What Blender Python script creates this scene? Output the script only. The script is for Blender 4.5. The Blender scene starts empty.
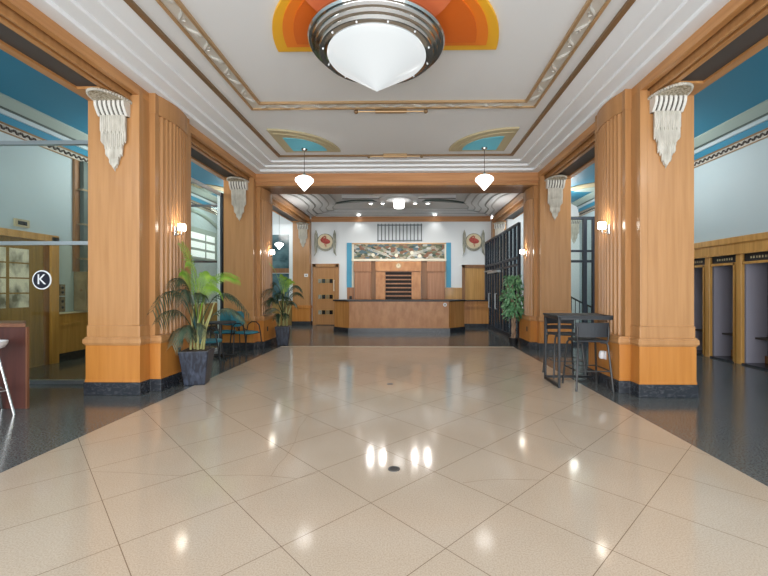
import bpy, bmesh, math, random
from mathutils import Vector
random.seed(7)
S = bpy.context.scene
COL = S.collection
PI = math.pi
XC = -0.275                       # centre line of the hall
def ax(s, a): return XC + s*a     # distance a from the centre line, side s (-1 left, +1 right)

# ------------------------------------------------------------------ materials
def new_mat(name):
    m = bpy.data.materials.new(name); m.use_nodes = True
    nt = m.node_tree; b = nt.nodes['Principled BSDF']
    return m, nt, b
def plain(name, col, rough=0.6, metal=0.0, emit=0.0, spec=0.5, coat=0.0, ecol=None):
    m, nt, b = new_mat(name)
    b.inputs['Base Color'].default_value = (*col, 1); b.inputs['Roughness'].default_value = rough
    b.inputs['Metallic'].default_value = metal; b.inputs['Specular IOR Level'].default_value = spec
    if coat: b.inputs['Coat Weight'].default_value = coat; b.inputs['Coat Roughness'].default_value = 0.1
    if emit:
        b.inputs['Emission Color'].default_value = (*(ecol or col), 1); b.inputs['Emission Strength'].default_value = emit
    return m
def noisy(name, c1, c2, scale=(8, 8, 8), rough=0.5, detail=6, lo=0.35, hi=0.65, metal=0, bump=0.0, dist=0.0, spec=0.5, coat=0.0):
    m, nt, b = new_mat(name)
    N = nt.nodes; L = nt.links
    tc = N.new('ShaderNodeTexCoord'); mp = N.new('ShaderNodeMapping'); mp.inputs['Scale'].default_value = scale
    nz = N.new('ShaderNodeTexNoise'); nz.inputs['Scale'].default_value = 1; nz.inputs['Detail'].default_value = detail
    nz.inputs['Distortion'].default_value = dist
    cr = N.new('ShaderNodeValToRGB')
    cr.color_ramp.elements[0].position = lo; cr.color_ramp.elements[0].color = (*c1, 1)
    cr.color_ramp.elements[1].position = hi; cr.color_ramp.elements[1].color = (*c2, 1)
    L.new(tc.outputs['Object'], mp.inputs['Vector']); L.new(mp.outputs['Vector'], nz.inputs['Vector'])
    L.new(nz.outputs['Fac'], cr.inputs['Fac']); L.new(cr.outputs['Color'], b.inputs['Base Color'])
    b.inputs['Roughness'].default_value = rough; b.inputs['Metallic'].default_value = metal
    b.inputs['Specular IOR Level'].default_value = spec
    if coat: b.inputs['Coat Weight'].default_value = coat; b.inputs['Coat Roughness'].default_value = 0.08
    if bump:
        bp = N.new('ShaderNodeBump'); bp.inputs['Strength'].default_value = bump; bp.inputs['Distance'].default_value = 0.01
        L.new(nz.outputs['Fac'], bp.inputs['Height']); L.new(bp.outputs['Normal'], b.inputs['Normal'])
    return m
WV = (16, 16, 0.9); WY = (16, 0.9, 16); WX = (0.9, 16, 16)
M = {}
M['wood'] = noisy('honey_wood', (.395, .195, .074), (.462, .238, .096), WV, .3, spec=.35, coat=.08)
M['wood_low'] = noisy('amber_wood', (.445, .17, .032), (.51, .21, .046), WV, .3, spec=.35, coat=.08)
M['wood_y'] = noisy('honey_wood_rail', (.42, .19, .062), (.54, .265, .095), WY, .32, coat=.2)
M['wood_x'] = noisy('honey_wood_crossrail', (.42, .19, .075), (.54, .27, .115), WX, .32, coat=.2)
M['wood_dk'] = noisy('brown_wood', (.19, .082, .026), (.26, .12, .04), WV, .4)
M['soffit'] = noisy('ribbed_brown_soffit', (.20, .09, .04), (.34, .17, .08), (30, 30, 4), .5)
M['olive'] = noisy('olive_oak', (.22, .135, .035), (.34, .21, .06), WV, .4)
M['booth'] = noisy('golden_oak', (.42, .22, .055), (.56, .31, .09), WV, .35, coat=.2)
M['desk'] = noisy('rosy_veneer', (.44, .18, .058), (.56, .265, .10), (7, 7, 3), .4)
M['desk_o'] = noisy('orange_veneer', (.46, .19, .05), (.58, .275, .08), WV, .35)
M['rosewood'] = noisy('rose_brown_panel', (.34, .145, .062), (.43, .205, .098), WV, .4)
M['mahog'] = noisy('mahogany', (.06, .017, .013), (.09, .027, .019), WV, .4)
M['mahog_edge'] = noisy('mahogany_edge', (.15, .06, .03), (.20, .085, .042), WV, .4)
M['black_stone'] = noisy('black_marble', (.022, .025, .032), (.085, .09, .10), (9, 9, 14), .25, detail=10, lo=.5, hi=.78, dist=2.2)
M['white'] = plain('white_plaster', (.70, .70, .69), .7)
M['ceil'] = plain('ceiling_paint', (.71, .72, .725), .75)
M['crown'] = plain('crown_paint', (.79, .81, .83), .6)
M['wallwhite'] = plain('wall_white', (.76, .80, .82), .7)
M['blue'] = noisy('pale_blue_paint', (.40, .50, .535), (.43, .53, .565), (.6, .6, .6), .6)
M['bluesat'] = plain('sky_blue_paint', (.075, .34, .52), .55)
M['teal'] = plain('teal_ceiling', (.022, .195, .315), .55)
M['tealfan'] = plain('aqua_paint', (.12, .47, .60), .55)
M['khaki'] = plain('khaki_paint', (.42, .36, .22), .6)
M['yellow'] = plain('amber_yellow_paint', (.80, .42, .02), .55)
M['orange'] = plain('orange_paint', (.78, .20, .012), .55)
M['orange2'] = plain('deep_orange_paint', (.66, .13, .006), .55)
M['salmon'] = plain('salmon_paint', (.76, .20, .075), .55)
M['bronze'] = plain('bronze_trim', (.24, .15, .075), .4, .4)
M['gold'] = plain('gold_trim', (.48, .32, .17), .35, .5)
M['silver'] = plain('silver_relief', (.66, .65, .61), .45, .35)
M['chrome'] = plain('chrome', (.62, .62, .61), .12, 1.0)
M['steel'] = plain('brushed_aluminium', (.46, .50, .52), .35, .8)
M['white_steel'] = plain('white_aluminium', (.72, .77, .80), .4, .2)
M['black'] = plain('black_metal', (.018, .02, .023), .4, .3)
M['blackseat'] = plain('charcoal_plastic', (.020, .024, .030), .6)
M['tubegrey'] = plain('graphite_tube', (.055, .055, .055), .4, .5)
M['navy'] = plain('navy_steel', (.02, .028, .042), .4, .3)
M['tealseat'] = plain('teal_upholstery', (.02, .17, .23), .6)
M['plaster'] = noisy('silvered_plaster', (.36, .335, .28), (.60, .57, .50), (18, 18, 5), .5, lo=.3, hi=.7)
M['specks'] = noisy('speckled_plaster', (.24, .19, .11), (.66, .59, .47), (45, 45, 45), .6, lo=.38, hi=.6)
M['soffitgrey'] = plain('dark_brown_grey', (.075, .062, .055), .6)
M['rib'] = plain('ivory_plaster', (.62, .60, .55), .5)
M['ribdark'] = plain('dark_umber', (.045, .035, .028), .6)
M['globe'] = plain('opal_glass_bowl', (.22, .23, .23), .2, emit=0.60, ecol=(.93, .98, 1))
M['pend'] = plain('opal_glass_lit', (.9, .9, .9), .3, emit=5.0, ecol=(1, .98, .95))
M['sconce'] = plain('opal_sconce_lit', (.9, .9, .9), .3, emit=22.0, ecol=(1, .93, .80))
M['spot'] = plain('spot_lens_lit', (.9, .9, .9), .3, emit=14.0, ecol=(1, .96, .9))
M['potA'] = noisy('slate_blue_pot', (.008, .011, .022), (.06, .075, .115), (16, 16, 5), .35, detail=10, lo=.42, hi=.75, dist=1.2)
M['soil'] = noisy('soil', (.03, .02, .012), (.07, .05, .03), (40, 40, 40), .9)
M['frond'] = noisy('dark_frond', (.012, .03, .014), (.038, .07, .032), (9, 9, 9), .5)
M['frond_gray'] = noisy('dusty_frond', (.03, .055, .035), (.09, .13, .08), (9, 9, 9), .5)
M['frond_lime'] = noisy('lime_frond', (.13, .27, .02), (.28, .45, .06), (9, 9, 9), .5)
M['cane'] = noisy('palm_cane', (.24, .23, .07), (.40, .40, .16), (10, 10, 3), .5)
M['ficus'] = noisy('ficus_leaf', (.05, .18, .07), (.20, .42, .21), (14, 14, 14), .4)
M['trunk'] = noisy('braided_bark', (.22, .14, .09), (.40, .28, .19), (20, 20, 5), .8)
M['brass'] = noisy('aged_brass', (.17, .125, .06), (.28, .21, .11), (5, 5, 5), .4, metal=.15)
M['greenmetal'] = plain('chute_grey_green', (.085, .115, .105), .4, .3)
M['dkglass'] = plain('dark_glass', (.012, .014, .016), .1)
M['cream'] = plain('cream_paint', (.78, .74, .60), .6)
M['creamdisc'] = noisy('cream_disc', (.62, .52, .33), (.70, .61, .43), (6, 6, 6), .6)
M['sage'] = noisy('sage_feather', (.16, .18, .14), (.42, .40, .33), (20, 20, 9), .6)
M['birdred'] = noisy('brick_red', (.32, .035, .025), (.50, .08, .06), (12, 12, 12), .6)
M['lavender'] = plain('lavender_lining', (.36, .35, .42), .7)
M['outletwhite'] = plain('white_plastic', (.78, .78, .80), .4)
M['outletblack'] = plain('black_plastic', (.012, .012, .014), .4)
M['badge'] = plain('badge_black', (.008, .008, .02), .4)
M['badgewhite'] = plain('badge_white', (.85, .86, .88), .4)
M['pane'] = noisy('bright_pane', (.16, .16, .13), (.85, .86, .84), (3.5, 3.5, 2.2), .3, lo=.38, hi=.55, detail=3)
M['blind'] = plain('daylit_blind', (.8, .82, .82), .5, emit=.6, ecol=(.92, .97, 1))
M['tealglass'] = noisy('teal_reflection_glass', (.02, .06, .075), (.12, .22, .25), (2, 2, 3), .15)  # teal reflection is put into the pane colour
M['crack'] = plain('hairline_crack', (.25, .19, .13), .8)
M['strip'] = plain('pale_divider', (.50, .44, .33), .35)
M['drainring'] = plain('drain_steel', (.10, .10, .10), .4, .8)

def glass(name, tint, refl=.07):
    m, nt, b = new_mat(name); N = nt.nodes; L = nt.links
    N.remove(b)
    tr = N.new('ShaderNodeBsdfTransparent'); tr.inputs['Color'].default_value = (*tint, 1)
    gl = N.new('ShaderNodeBsdfGlossy'); gl.inputs['Roughness'].default_value = .02
    fr = N.new('ShaderNodeLayerWeight'); fr.inputs['Blend'].default_value = .5
    pw = N.new('ShaderNodeMath'); pw.operation = 'POWER'; pw.inputs[1].default_value = 4; L.new(fr.outputs['Facing'], pw.inputs[0])
    ml = N.new('ShaderNodeMath'); ml.operation = 'MULTIPLY_ADD'; ml.inputs[1].default_value = .5; ml.inputs[2].default_value = .025; L.new(pw.outputs[0], ml.inputs[0])
    mx = N.new('ShaderNodeMixShader')
    L.new(ml.outputs[0], mx.inputs['Fac']); L.new(tr.outputs['BSDF'], mx.inputs[1]); L.new(gl.outputs['BSDF'], mx.inputs[2])
    L.new(mx.outputs['Shader'], N['Material Output'].inputs['Surface'])
    return m
M['glass'] = glass('clear_partition_glass', (.95, .98, .96))
M['glassg'] = glass('greenish_partition_glass', (.92, .93, .83))
M['glassb'] = glass('smoked_partition_glass', (.62, .70, .74))

def floor_mat():
    m, nt, b = new_mat('diagonal_terrazzo'); N = nt.nodes; L = nt.links
    tc = N.new('ShaderNodeTexCoord'); sep = N.new('ShaderNodeSeparateXYZ'); L.new(tc.outputs['Object'], sep.inputs[0])
    def math_(op, a, bb=None, c=None):
        n = N.new('ShaderNodeMath'); n.operation = op
        for i, v in enumerate((a, bb, c)):
            if v is None: continue
            if isinstance(v, (int, float)): n.inputs[i].default_value = v
            else: L.new(v, n.inputs[i])
        return n.outputs[0]
    def lines(sgn, off):
        w = math_('MULTIPLY', math_('ADD', sep.outputs['Y'], math_('MULTIPLY', sep.outputs['X'], sgn)), .70711/.6305)
        w = math_('ADD', w, -off/.6305)
        f = math_('ABSOLUTE', math_('SUBTRACT', math_('FRACT', math_('ADD', w, .5)), .5))   # distance to joint in cells
        return math_('LESS_THAN', f, .0036)
    ln = math_('MAXIMUM', lines(-1., .732), lines(1., .388))
    # speckle
    n1 = N.new('ShaderNodeTexNoise'); n1.inputs['Scale'].default_value = 120; n1.inputs['Detail'].default_value = 3
    n2 = N.new('ShaderNodeTexNoise'); n2.inputs['Scale'].default_value = 1.1; n2.inputs['Detail'].default_value = 3
    L.new(tc.outputs['Object'], n1.inputs['Vector']); L.new(tc.outputs['Object'], n2.inputs['Vector'])
    r1 = N.new('ShaderNodeValToRGB'); e = r1.color_ramp.elements
    e[0].position = .3; e[0].color = (.43, .35, .27, 1); e[1].position = .6; e[1].color = (.55, .46, .365, 1)
    L.new(n1.outputs['Fac'], r1.inputs['Fac'])
    mx = N.new('ShaderNodeMix'); mx.data_type = 'RGBA'; mx.blend_type = 'MULTIPLY'; mx.inputs[0].default_value = .35
    r2 = N.new('ShaderNodeValToRGB'); r2.color_ramp.elements[0].position = .3; r2.color_ramp.elements[0].color = (.78, .74, .68, 1); r2.color_ramp.elements[1].position = .7
    L.new(n2.outputs['Fac'], r2.inputs['Fac']); L.new(r1.outputs['Color'], mx.inputs[6]); L.new(r2.outputs['Color'], mx.inputs[7])
    mj = N.new('ShaderNodeMix'); mj.data_type = 'RGBA'; L.new(math_('MULTIPLY', ln, .8), mj.inputs[0])
    L.new(mx.outputs[2], mj.inputs[6]); mj.inputs[7].default_value = (.13, .085, .05, 1)
    L.new(mj.outputs[2], b.inputs['Base Color'])
    b.inputs['Roughness'].default_value = .10; b.inputs['Specular IOR Level'].default_value = .55
    bp = N.new('ShaderNodeBump'); bp.inputs['Strength'].default_value = .02; bp.inputs['Distance'].default_value = .02
    L.new(n2.outputs['Fac'], bp.inputs['Height']); L.new(bp.outputs['Normal'], b.inputs['Normal'])
    return m
M['floor'] = floor_mat()
M['terr'] = noisy('dark_terrazzo', (.05, .058, .06), (.165, .18, .182), (70, 70, 70), .16, detail=4, lo=.35, hi=.75, spec=.6)

def mural_mat():
    m, nt, b = new_mat('mural_paint'); N = nt.nodes; L = nt.links
    tc = N.new('ShaderNodeTexCoord'); mp = N.new('ShaderNodeMapping'); mp.inputs['Scale'].default_value = (6, 1, 11)
    mp.inputs['Rotation'].default_value = (0, .5, 0)
    nz = N.new('ShaderNodeTexNoise'); nz.inputs['Scale'].default_value = 1.6; nz.inputs['Detail'].default_value = 2
    vo = N.new('ShaderNodeTexVoronoi'); vo.inputs['Scale'].default_value = 1.6
    ad = N.new('ShaderNodeMix'); ad.data_type = 'RGBA'; ad.inputs[0].default_value = .3
    L.new(tc.outputs['Object'], mp.inputs['Vector']); L.new(mp.outputs['Vector'], nz.inputs['Vector'])
    L.new(mp.outputs['Vector'], ad.inputs[6]); L.new(nz.outputs['Color'], ad.inputs[7]); L.new(ad.outputs[2], vo.inputs['Vector'])
    sp = N.new('ShaderNodeSeparateColor'); L.new(vo.outputs['Color'], sp.inputs[0])
    cr = N.new('ShaderNodeValToRGB'); cr.color_ramp.interpolation = 'CONSTANT'
    cols = [(.045, .075, .055), (.17, .19, .12), (.36, .33, .25), (.22, .10, .055), (.08, .14, .17), (.46, .47, .44), (.11, .12, .07), (.27, .20, .12)]
    for i, c in enumerate(cols):
        e = cr.color_ramp.elements[i] if i < 2 else cr.color_ramp.elements.new(i/8)
        e.position = i/8; e.color = (*c, 1)
    L.new(sp.outputs[0], cr.inputs['Fac']); L.new(cr.outputs['Color'], b.inputs['Base Color'])
    b.inputs['Roughness'].default_value = .6
    return m
M['mural'] = mural_mat()

# ------------------------------------------------------------------ mesh builder
ORG = {}
class MB:
    def __init__(s): s.v = []; s.f = []
    def add(s, vs, fs):
        n = len(s.v); s.v += [tuple(p) for p in vs]; s.f += [tuple(i+n for i in f) for f in fs]; return s
    def box(s, x0, x1, y0, y1, z0, z1):
        x0, x1 = min(x0, x1), max(x0, x1); y0, y1 = min(y0, y1), max(y0, y1)
        vs = [(x, y, z) for z in (z0, z1) for y in (y0, y1) for x in (x0, x1)]
        return s.add(vs, [(0, 2, 3, 1), (4, 5, 7, 6), (0, 1, 5, 4), (1, 3, 7, 5), (3, 2, 6, 7), (2, 0, 4, 6)])
    def prism(s, pts, h0, h1, axis='z', top=None):
        top = top or pts; n = len(pts)
        def P(p, h):
            return (p[0], p[1], h) if axis == 'z' else ((p[0], h, p[1]) if axis == 'y' else (h, p[0], p[1]))
        vs = [P(p, h0) for p in pts] + [P(p, h1) for p in top]
        return s.add(vs, [tuple(range(n))[::-1], tuple(range(n, 2*n))] + [(i, (i+1) % n, n+(i+1) % n, n+i) for i in range(n)])
    def lathe(s, prof, c, n=32, a0=0, a1=2*PI):
        full = abs(a1-a0-2*PI) < 1e-6; k = n if full else n+1; m = len(prof)
        vs = []
        for i in range(k):
            a = a0+(a1-a0)*i/n
            for r, z in prof: vs.append((c[0]+max(r, .0004)*math.cos(a), c[1]+max(r, .0004)*math.sin(a), c[2]+z))
        fs = []
        for i in range(n):
            j = (i+1) % k
            for q in range(m-1): fs.append((i*m+q, j*m+q, j*m+q+1, i*m+q+1))
        return s.add(vs, fs)
    def tube(s, pts, r, n=8, cap=True):
        pts = [Vector(p) for p in pts]; rs = r if isinstance(r, (list, tuple)) else [r]*len(pts)
        vs = []; up = None
        for i, p in enumerate(pts):
            t = (pts[min(i+1, len(pts)-1)]-pts[max(i-1, 0)]).normalized()
            if up is None: up = Vector((0, 0, 1)) if abs(t.z) < .9 else Vector((1, 0, 0))
            u = (up - t*up.dot(t)).normalized(); w = t.cross(u); up = u
            for q in range(n):
                a = 2*PI*q/n; vs.append(p+(u*math.cos(a)+w*math.sin(a))*rs[i])
        fs = [(i*n+q, i*n+(q+1) % n, (i+1)*n+(q+1) % n, (i+1)*n+q) for i in range(len(pts)-1) for q in range(n)]
        if cap: fs += [tuple(range(n))[::-1], tuple(range((len(pts)-1)*n, len(pts)*n))]
        return s.add(vs, fs)
    def ball(s, c, r, n=8, sz=1.0):
        prof = [(r*math.sin(PI*i/n), -r*sz*math.cos(PI*i/n)) for i in range(n+1)]
        return s.lathe(prof, c, n+4)
    def build(s, name, mat, parent=None, smooth=False, bevel=0.0, solid=0.0, subsurf=0):
        me = bpy.data.meshes.new(name)
        o0 = ORG.get(parent.name, Vector((0, 0, 0))) if parent else Vector((0, 0, 0))
        me.from_pydata([Vector(p)-o0 for p in s.v], [], s.f); me.update()
        bm = bmesh.new(); bm.from_mesh(me); bmesh.ops.remove_doubles(bm, verts=bm.verts, dist=1e-5)
        bmesh.ops.recalc_face_normals(bm, faces=bm.faces); bm.to_mesh(me); bm.free()
        me.materials.append(M[mat] if isinstance(mat, str) else mat)
        if smooth:
            me.polygons.foreach_set('use_smooth', [True]*len(me.polygons))
            try: me.set_sharp_from_angle(angle=math.radians(40))
            except Exception: pass
        o = bpy.data.objects.new(name, me); COL.objects.link(o)
        if parent: o.parent = parent
        ORG[o.name] = o0
        if bevel:
            md = o.modifiers.new('b', 'BEVEL'); md.width = bevel; md.segments = 2; md.limit_method = 'ANGLE'
        if subsurf:
            md = o.modifiers.new('s', 'SUBSURF'); md.levels = md.render_levels = subsurf
        if solid:
            md = o.modifiers.new('t', 'SOLIDIFY'); md.thickness = solid; md.offset = 0
        return o
def tag(o, label=None, cat=None, group=None, kind=None):
    if label: o['label'] = label
    if cat: o['category'] = cat
    if group: o['group'] = group
    if kind: o['kind'] = kind
    return o
def thing(name, label, cat, loc=(0, 0, 0), group=None, kind=None):
    o = bpy.data.objects.new(name, None); COL.objects.link(o); o.location = loc
    o.empty_display_size = .1; ORG[o.name] = Vector(loc)
    return tag(o, label, cat, group, kind)
def struct(o, label, cat): return tag(o, label, cat, None, 'structure')
def kids(o): return [c for c in bpy.data.objects if c.parent == o]
def copy_tree(o, parent=None):
    c = o.copy(); COL.objects.link(c); c.parent = parent
    ORG[c.name] = ORG.get(o.name, Vector((0, 0, 0)))
    for ch in kids(o): copy_tree(ch, c)
    return c
def arc(cx, cy, r, a0, a1, n): return [(cx+r*math.cos(a0+(a1-a0)*i/n), cy+r*math.sin(a0+(a1-a0)*i/n)) for i in range(n+1)]

YF, YB = -2.2, 15.25             # entrance wall, back wall
ZH = 4.24                        # hall ceiling
A_IN, A_OUT, A_WALL = 3.28, 3.97, 6.45
# ------------------------------------------------------------------ floor
X0, X1 = ax(-1, 7.6), ax(1, 7.6)
FX0, FX1, FY1 = -3.10, 2.55, 9.47
mb = MB(); mb.box(X0, FX0, YF-.3, 16, -.15, 0); mb.box(FX1, X1, YF-.3, 16, -.15, 0); mb.box(FX0, FX1, FY1+.16, 16, -.15, 0)
fl = struct(mb.build('floor', 'terr'), 'polished dark grey terrazzo floor of the aisles and lobby around the beige field', 'floor')
MB().box(FX0, FX1, YF-.3, FY1, -.15, 0).build('terrazzo_field', 'floor', fl)['label'] = 'beige terrazzo field with diagonal joints'
MB().box(FX0, FX1, FY1, FY1+.16, -.15, 0.001).build('threshold_strip', 'strip', fl)
cr = [[(-2.45, 2.98), (-2.132, 2.969), (-1.925, 2.939), (-1.689, 2.921), (-1.586, 3.025)],
      [(-1.518, 2.924), (-1.252, 2.945), (-1.024, 2.932), (-0.817, 2.893), (-0.686, 2.994)],
      [(-1.024, 2.932), (-1.035, 3.125), (-1.02, 3.254), (-1.032, 3.564), (-1.097, 3.947), (-1.107, 4.327), (-1.049, 4.58)],
      [(0.394, 2.851), (0.552, 2.896), (0.708, 2.914), (0.984, 2.903)],
      [(1.554, 4.258), (1.489, 3.849), (1.484, 3.632), (1.516, 3.454)]]
for pl in cr:
    mb = MB()
    for (xa, ya), (xb, yb) in zip(pl, pl[1:]):
        d = Vector((xb-xa, yb-ya, 0)).normalized(); n = Vector((-d.y, d.x, 0))*.0016
        mb.prism([(xa-n.x, ya-n.y), (xb-n.x, yb-n.y), (xb+n.x, yb+n.y), (xa+n.x, ya+n.y)], -.002, .0006)
    mb.build('crack', 'crack', fl)
for (x, y), lb in (((-.109, 3.063), 'round dark floor drain in beige terrazzo nearest the camera'), ((-.265, 5.803), 'round dark floor drain in beige terrazzo farther towards the desk')):
    d = thing('floor_drain', lb, 'floor drain', (x, y, 0))
    MB().lathe([(0, .003), (.034, .003), (.034, .0)], (x, y, 0), 24).build('drain_cover', 'outletblack', d)
    MB().lathe([(.034, 0), (.034, .004), (.046, .004), (.048, 0)], (x, y, 0), 24).build('drain_ring', 'drainring', d)

# ------------------------------------------------------------------ pillars
def bow_outline(s, y0, flutes, inset=0.0):
    ya, yb, a0, sag = y0+.27, y0+.98, 3.20, .058
    pts = []
    n = 180 if flutes else 32
    for i in range(n+1):
        t = i/n; y = ya+(yb-ya)*t
        a = a0 - sag*(1-(2*t-1)**2) + inset
        if flutes:
            ph = (t*9.2-.1) % 1.0
            if 0 < t*9.2-.1 < 9 and ph < .74: a += .030*math.sqrt(max(0, 1-((ph-.37)/.37)**2))
        pts.append((ax(s, a), y))
    pts += [(ax(s, 3.20+inset), yb), (ax(s, 3.20+inset), y0+1.04), (ax(s, 3.34), y0+1.04), (ax(s, 3.34), y0+.2+inset), (ax(s, 3.20+inset), y0+.2+inset), (ax(s, 3.20+inset), ya)]
    return pts
def ring_plan(s, y0, depth, e):     # plan outline of block plus projecting pilaster, grown by e
    p = [(A_OUT+e, y0-e), (A_IN-e, y0-e), (A_IN-e, y0+.2-e), (3.13-e, y0+.2-e), (3.13-e, y0+1.07+e), (A_IN-e, y0+1.07+e), (A_IN-e, y0+depth+e), (A_OUT+e, y0+depth+e)]
    return [(ax(s, a), y) for a, y in p]
def pillar(s, y0, label, ztop, ztopbow, bow=True, depth=1.24, A_IN=A_IN, A_OUT=A_OUT):
    t = thing('pillar', label, 'pillar', (ax(s, 3.6), y0+depth/2, 0), kind='thing')
    if bow:
        MB().prism(ring_plan(s, y0, depth, .035), 0, .17).build('baseboard', 'black_stone', t, bevel=.006)['label'] = 'black marble baseboard'
        MB().prism(ring_plan(s, y0, depth, .018), .165, .66).build('pedestal', 'wood_low', t)
        mb = MB(); mb.prism(ring_plan(s, y0, depth, .024), .165, .20); mb.build('base_moulding', 'wood_low', t)
        mb = MB(); mb.prism(ring_plan(s, y0, depth, .045), .675, .745); mb.prism(ring_plan(s, y0, depth, .03), .655, .765)
        mb.build('cap_moulding', 'wood', t, bevel=.012)
        mb = MB(); p = [(A_OUT+.012, y0-.012), (A_IN-.012, y0-.012), (A_IN-.012, y0+depth+.012), (A_OUT+.012, y0+depth+.012)]
        mb.prism([(ax(s, a), y) for a, y in p], .76, .915); mb.build('plinth_block', 'wood', t, bevel=.01)
        mb = MB(); mb.prism(bow_outline(s, y0, True), .76, ztopbow-.27); mb.build('fluted_bow', 'wood', t)
        mb = MB(); mb.prism(bow_outline(s, y0, False, -.007), ztopbow-.27, ztopbow)
        mb.build('bow_frieze', 'wood', t)
        MB().box(ax(s, A_IN), ax(s, A_OUT), y0, y0+depth, .91, ztop).build('shaft', 'wood', t)
        MB().box(ax(s, A_IN-.006), ax(s, A_IN+.095), y0-.012, y0+.06, .916, ztop+.07).build('corner_board', 'wood', t, bevel=.008)
    else:
        MB().box(ax(s, A_IN-.03), ax(s, A_OUT+.03), y0-.03, YB, 0, .17).build('baseboard', 'black_stone', t)
        MB().box(ax(s, A_IN-.015), ax(s, A_OUT+.015), y0-.015, YB, .17, .78).build('pedestal', 'wood_low', t)
        MB().box(ax(s, A_IN-.035), ax(s, A_OUT+.035), y0-.035, YB, .66, .76).build('cap_moulding', 'wood_low', t, bevel=.01)
        MB().box(ax(s, A_IN), ax(s, A_OUT), y0, YB, .78, ztop).build('shaft', 'wood', t)
    return t
YP1, YP2, YP3 = 5.155, 9.14, 14.95
pillar(-1, YP1, 'fluted honey wood pillar behind the larger potted palm', 3.965, 4.09)
pillar(1, YP1, 'fluted honey wood pillar behind the black bar table', 3.965, 4.09)
pillar(-1, YP2-.14, 'fluted honey wood pillar between the teal cafe chairs and the smaller palm', 3.9, 3.80)
pillar(1, YP2-.14, 'fluted honey wood pillar next to the ficus tree and steel doors', 3.9, 3.80)
pillar(-1, YP3, 'plain honey wood pillar beside the slotted wooden door', 4.0, 3.9, False, .3, A_IN+.2, A_OUT+.15)
pillar(1, YP3, 'plain honey wood pillar behind the far end of black steel doors', 4.0, 3.9, False, .3, A_IN+.2, A_OUT+.15)

# ------------------------------------------------------------------ beams
def side_beam(s, label):
    t = struct(thing('beam', None, None, (ax(s, 3.6), 4, 3.9)), label, 'beam')
    for y0, y1, o, ends in ((YF, 10.0, 0, ((YF, -1.6), (4.85, 6.75), (8.85, 10.0))), (10.0, YB, .2, ((10.0, 10.7), (14.6, YB)))):
        b = lambda a0, a1, z0, z1, ya=y0, yb=y1: MB().box(ax(s, a0+o), ax(s, a1+o), ya, yb, z0, z1)
        b(A_IN, 3.355, 3.965, 4.10).build('fascia', 'wood_y', t)
        b(3.355, 3.405, 4.0, 4.10).build('shadow_groove', 'wood_dk', t)  # dark wood paints in the shadow line beside the fascia
        b(3.405, 3.445, 3.90, 4.10).build('bead_moulding', 'wood', t, bevel=.012)
        b(3.445, 3.475, 3.935, 4.10).build('inner_groove', 'wood_dk', t)
        mb = b(3.475, 3.54, 3.895, 4.10); mb.box(ax(s, 3.86+o), ax(s, A_OUT+o*.5), y0, y1, 3.90, 4.6)
        mb.build('soffit_rail', 'wood_y', t)
        for ya, yb in ends: b(3.54, 3.86, 3.90, 4.10, ya, yb).build('soffit_block', 'wood_y', t)
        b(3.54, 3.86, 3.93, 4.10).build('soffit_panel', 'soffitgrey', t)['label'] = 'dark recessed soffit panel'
        b(3.34, A_OUT-o*.5, 4.10, 4.7).build('beam_core', 'wood_dk', t)
side_beam(-1, 'honey wood beam running along the left aisle above the pillars')
side_beam(1, 'honey wood beam running along the right aisle above the pillars')
cb = struct(thing('beam', None, None, (XC, 9.5, 3.9)), 'honey wood cross beam between hall and reception lobby', 'beam')
xa, xb = ax(-1, A_IN+.02), ax(1, A_IN+.02)
MB().box(xa, xb, YP2, YP2+.2, 3.90, 4.10).build('fascia', 'wood_x', cb)
MB().box(xa, xb, YP2+.03, YP2+.2, 3.84, 3.90).build('lower_fascia', 'wood_x', cb)
MB().box(xa, xb, YP2-.01, YP2+.2, 3.80, 3.835).build('bead_moulding', 'wood', cb, bevel=.01)
MB().box(xa, xb, YP2+.2, 10.0, 3.82, 4.5).build('beam_soffit', 'soffit', cb)

# ------------------------------------------------------------------ hall ceiling
ce = struct(MB().box(ax(-1, 3.34), ax(1, 3.34), YF, YP2+.4, ZH, 4.6).build('ceiling', 'ceil'), 'flat off-white hall ceiling with stepped crown', 'ceiling')
for d, z in ((.165, 4.09), (.34, 4.14), (.555, 4.182), (.79, 4.215)):
    mb = MB()
    for s in (-1, 1): mb.box(ax(s, A_IN-d), ax(s, A_IN+.07), YF, YP2+.2, z, ZH+.01)
    mb.box(ax(-1, A_IN-d), ax(1, A_IN-d), YP2-d, YP2+.2, z, ZH+.01)
    mb.build('crown_step', 'crown', ce, bevel=.012)
def frame(name, mat, parent, a_out, a_in, yb_out, yb_in, y0, z0, z1, cx=XC):
    mb = MB()
    for s in (-1, 1): mb.box(cx+s*a_in, cx+s*a_out, y0, yb_out, z0, z1)
    mb.box(cx-a_in, cx+a_in, yb_in, yb_out, z0, z1)
    return mb.build(name, mat, parent)
frame('bronze_moulding', 'bronze', ce, A_IN-.79, A_IN-.85, YP2-.79, YP2-.83, YF, 4.205, ZH+.01)
fr = struct(thing('trim_1', None, None, (XC, 4.2, ZH)), 'gold and silver scroll moulding framing the hall ceiling', 'moulding')
cf = -.24
frame('outer_moulding', 'gold', fr, 2.215, 2.18, 6.15, 6.115, YF, 4.205, ZH+.005, cf)
frame('inner_moulding', 'gold', fr, 2.035, 2.0, 5.97, 5.935, YF, 4.205, ZH+.005, cf)
frame('silver_band', 'silver', fr, 2.18, 2.035, 6.115, 5.97, YF, 4.225, ZH+.005, cf)
mb = MB()
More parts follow.
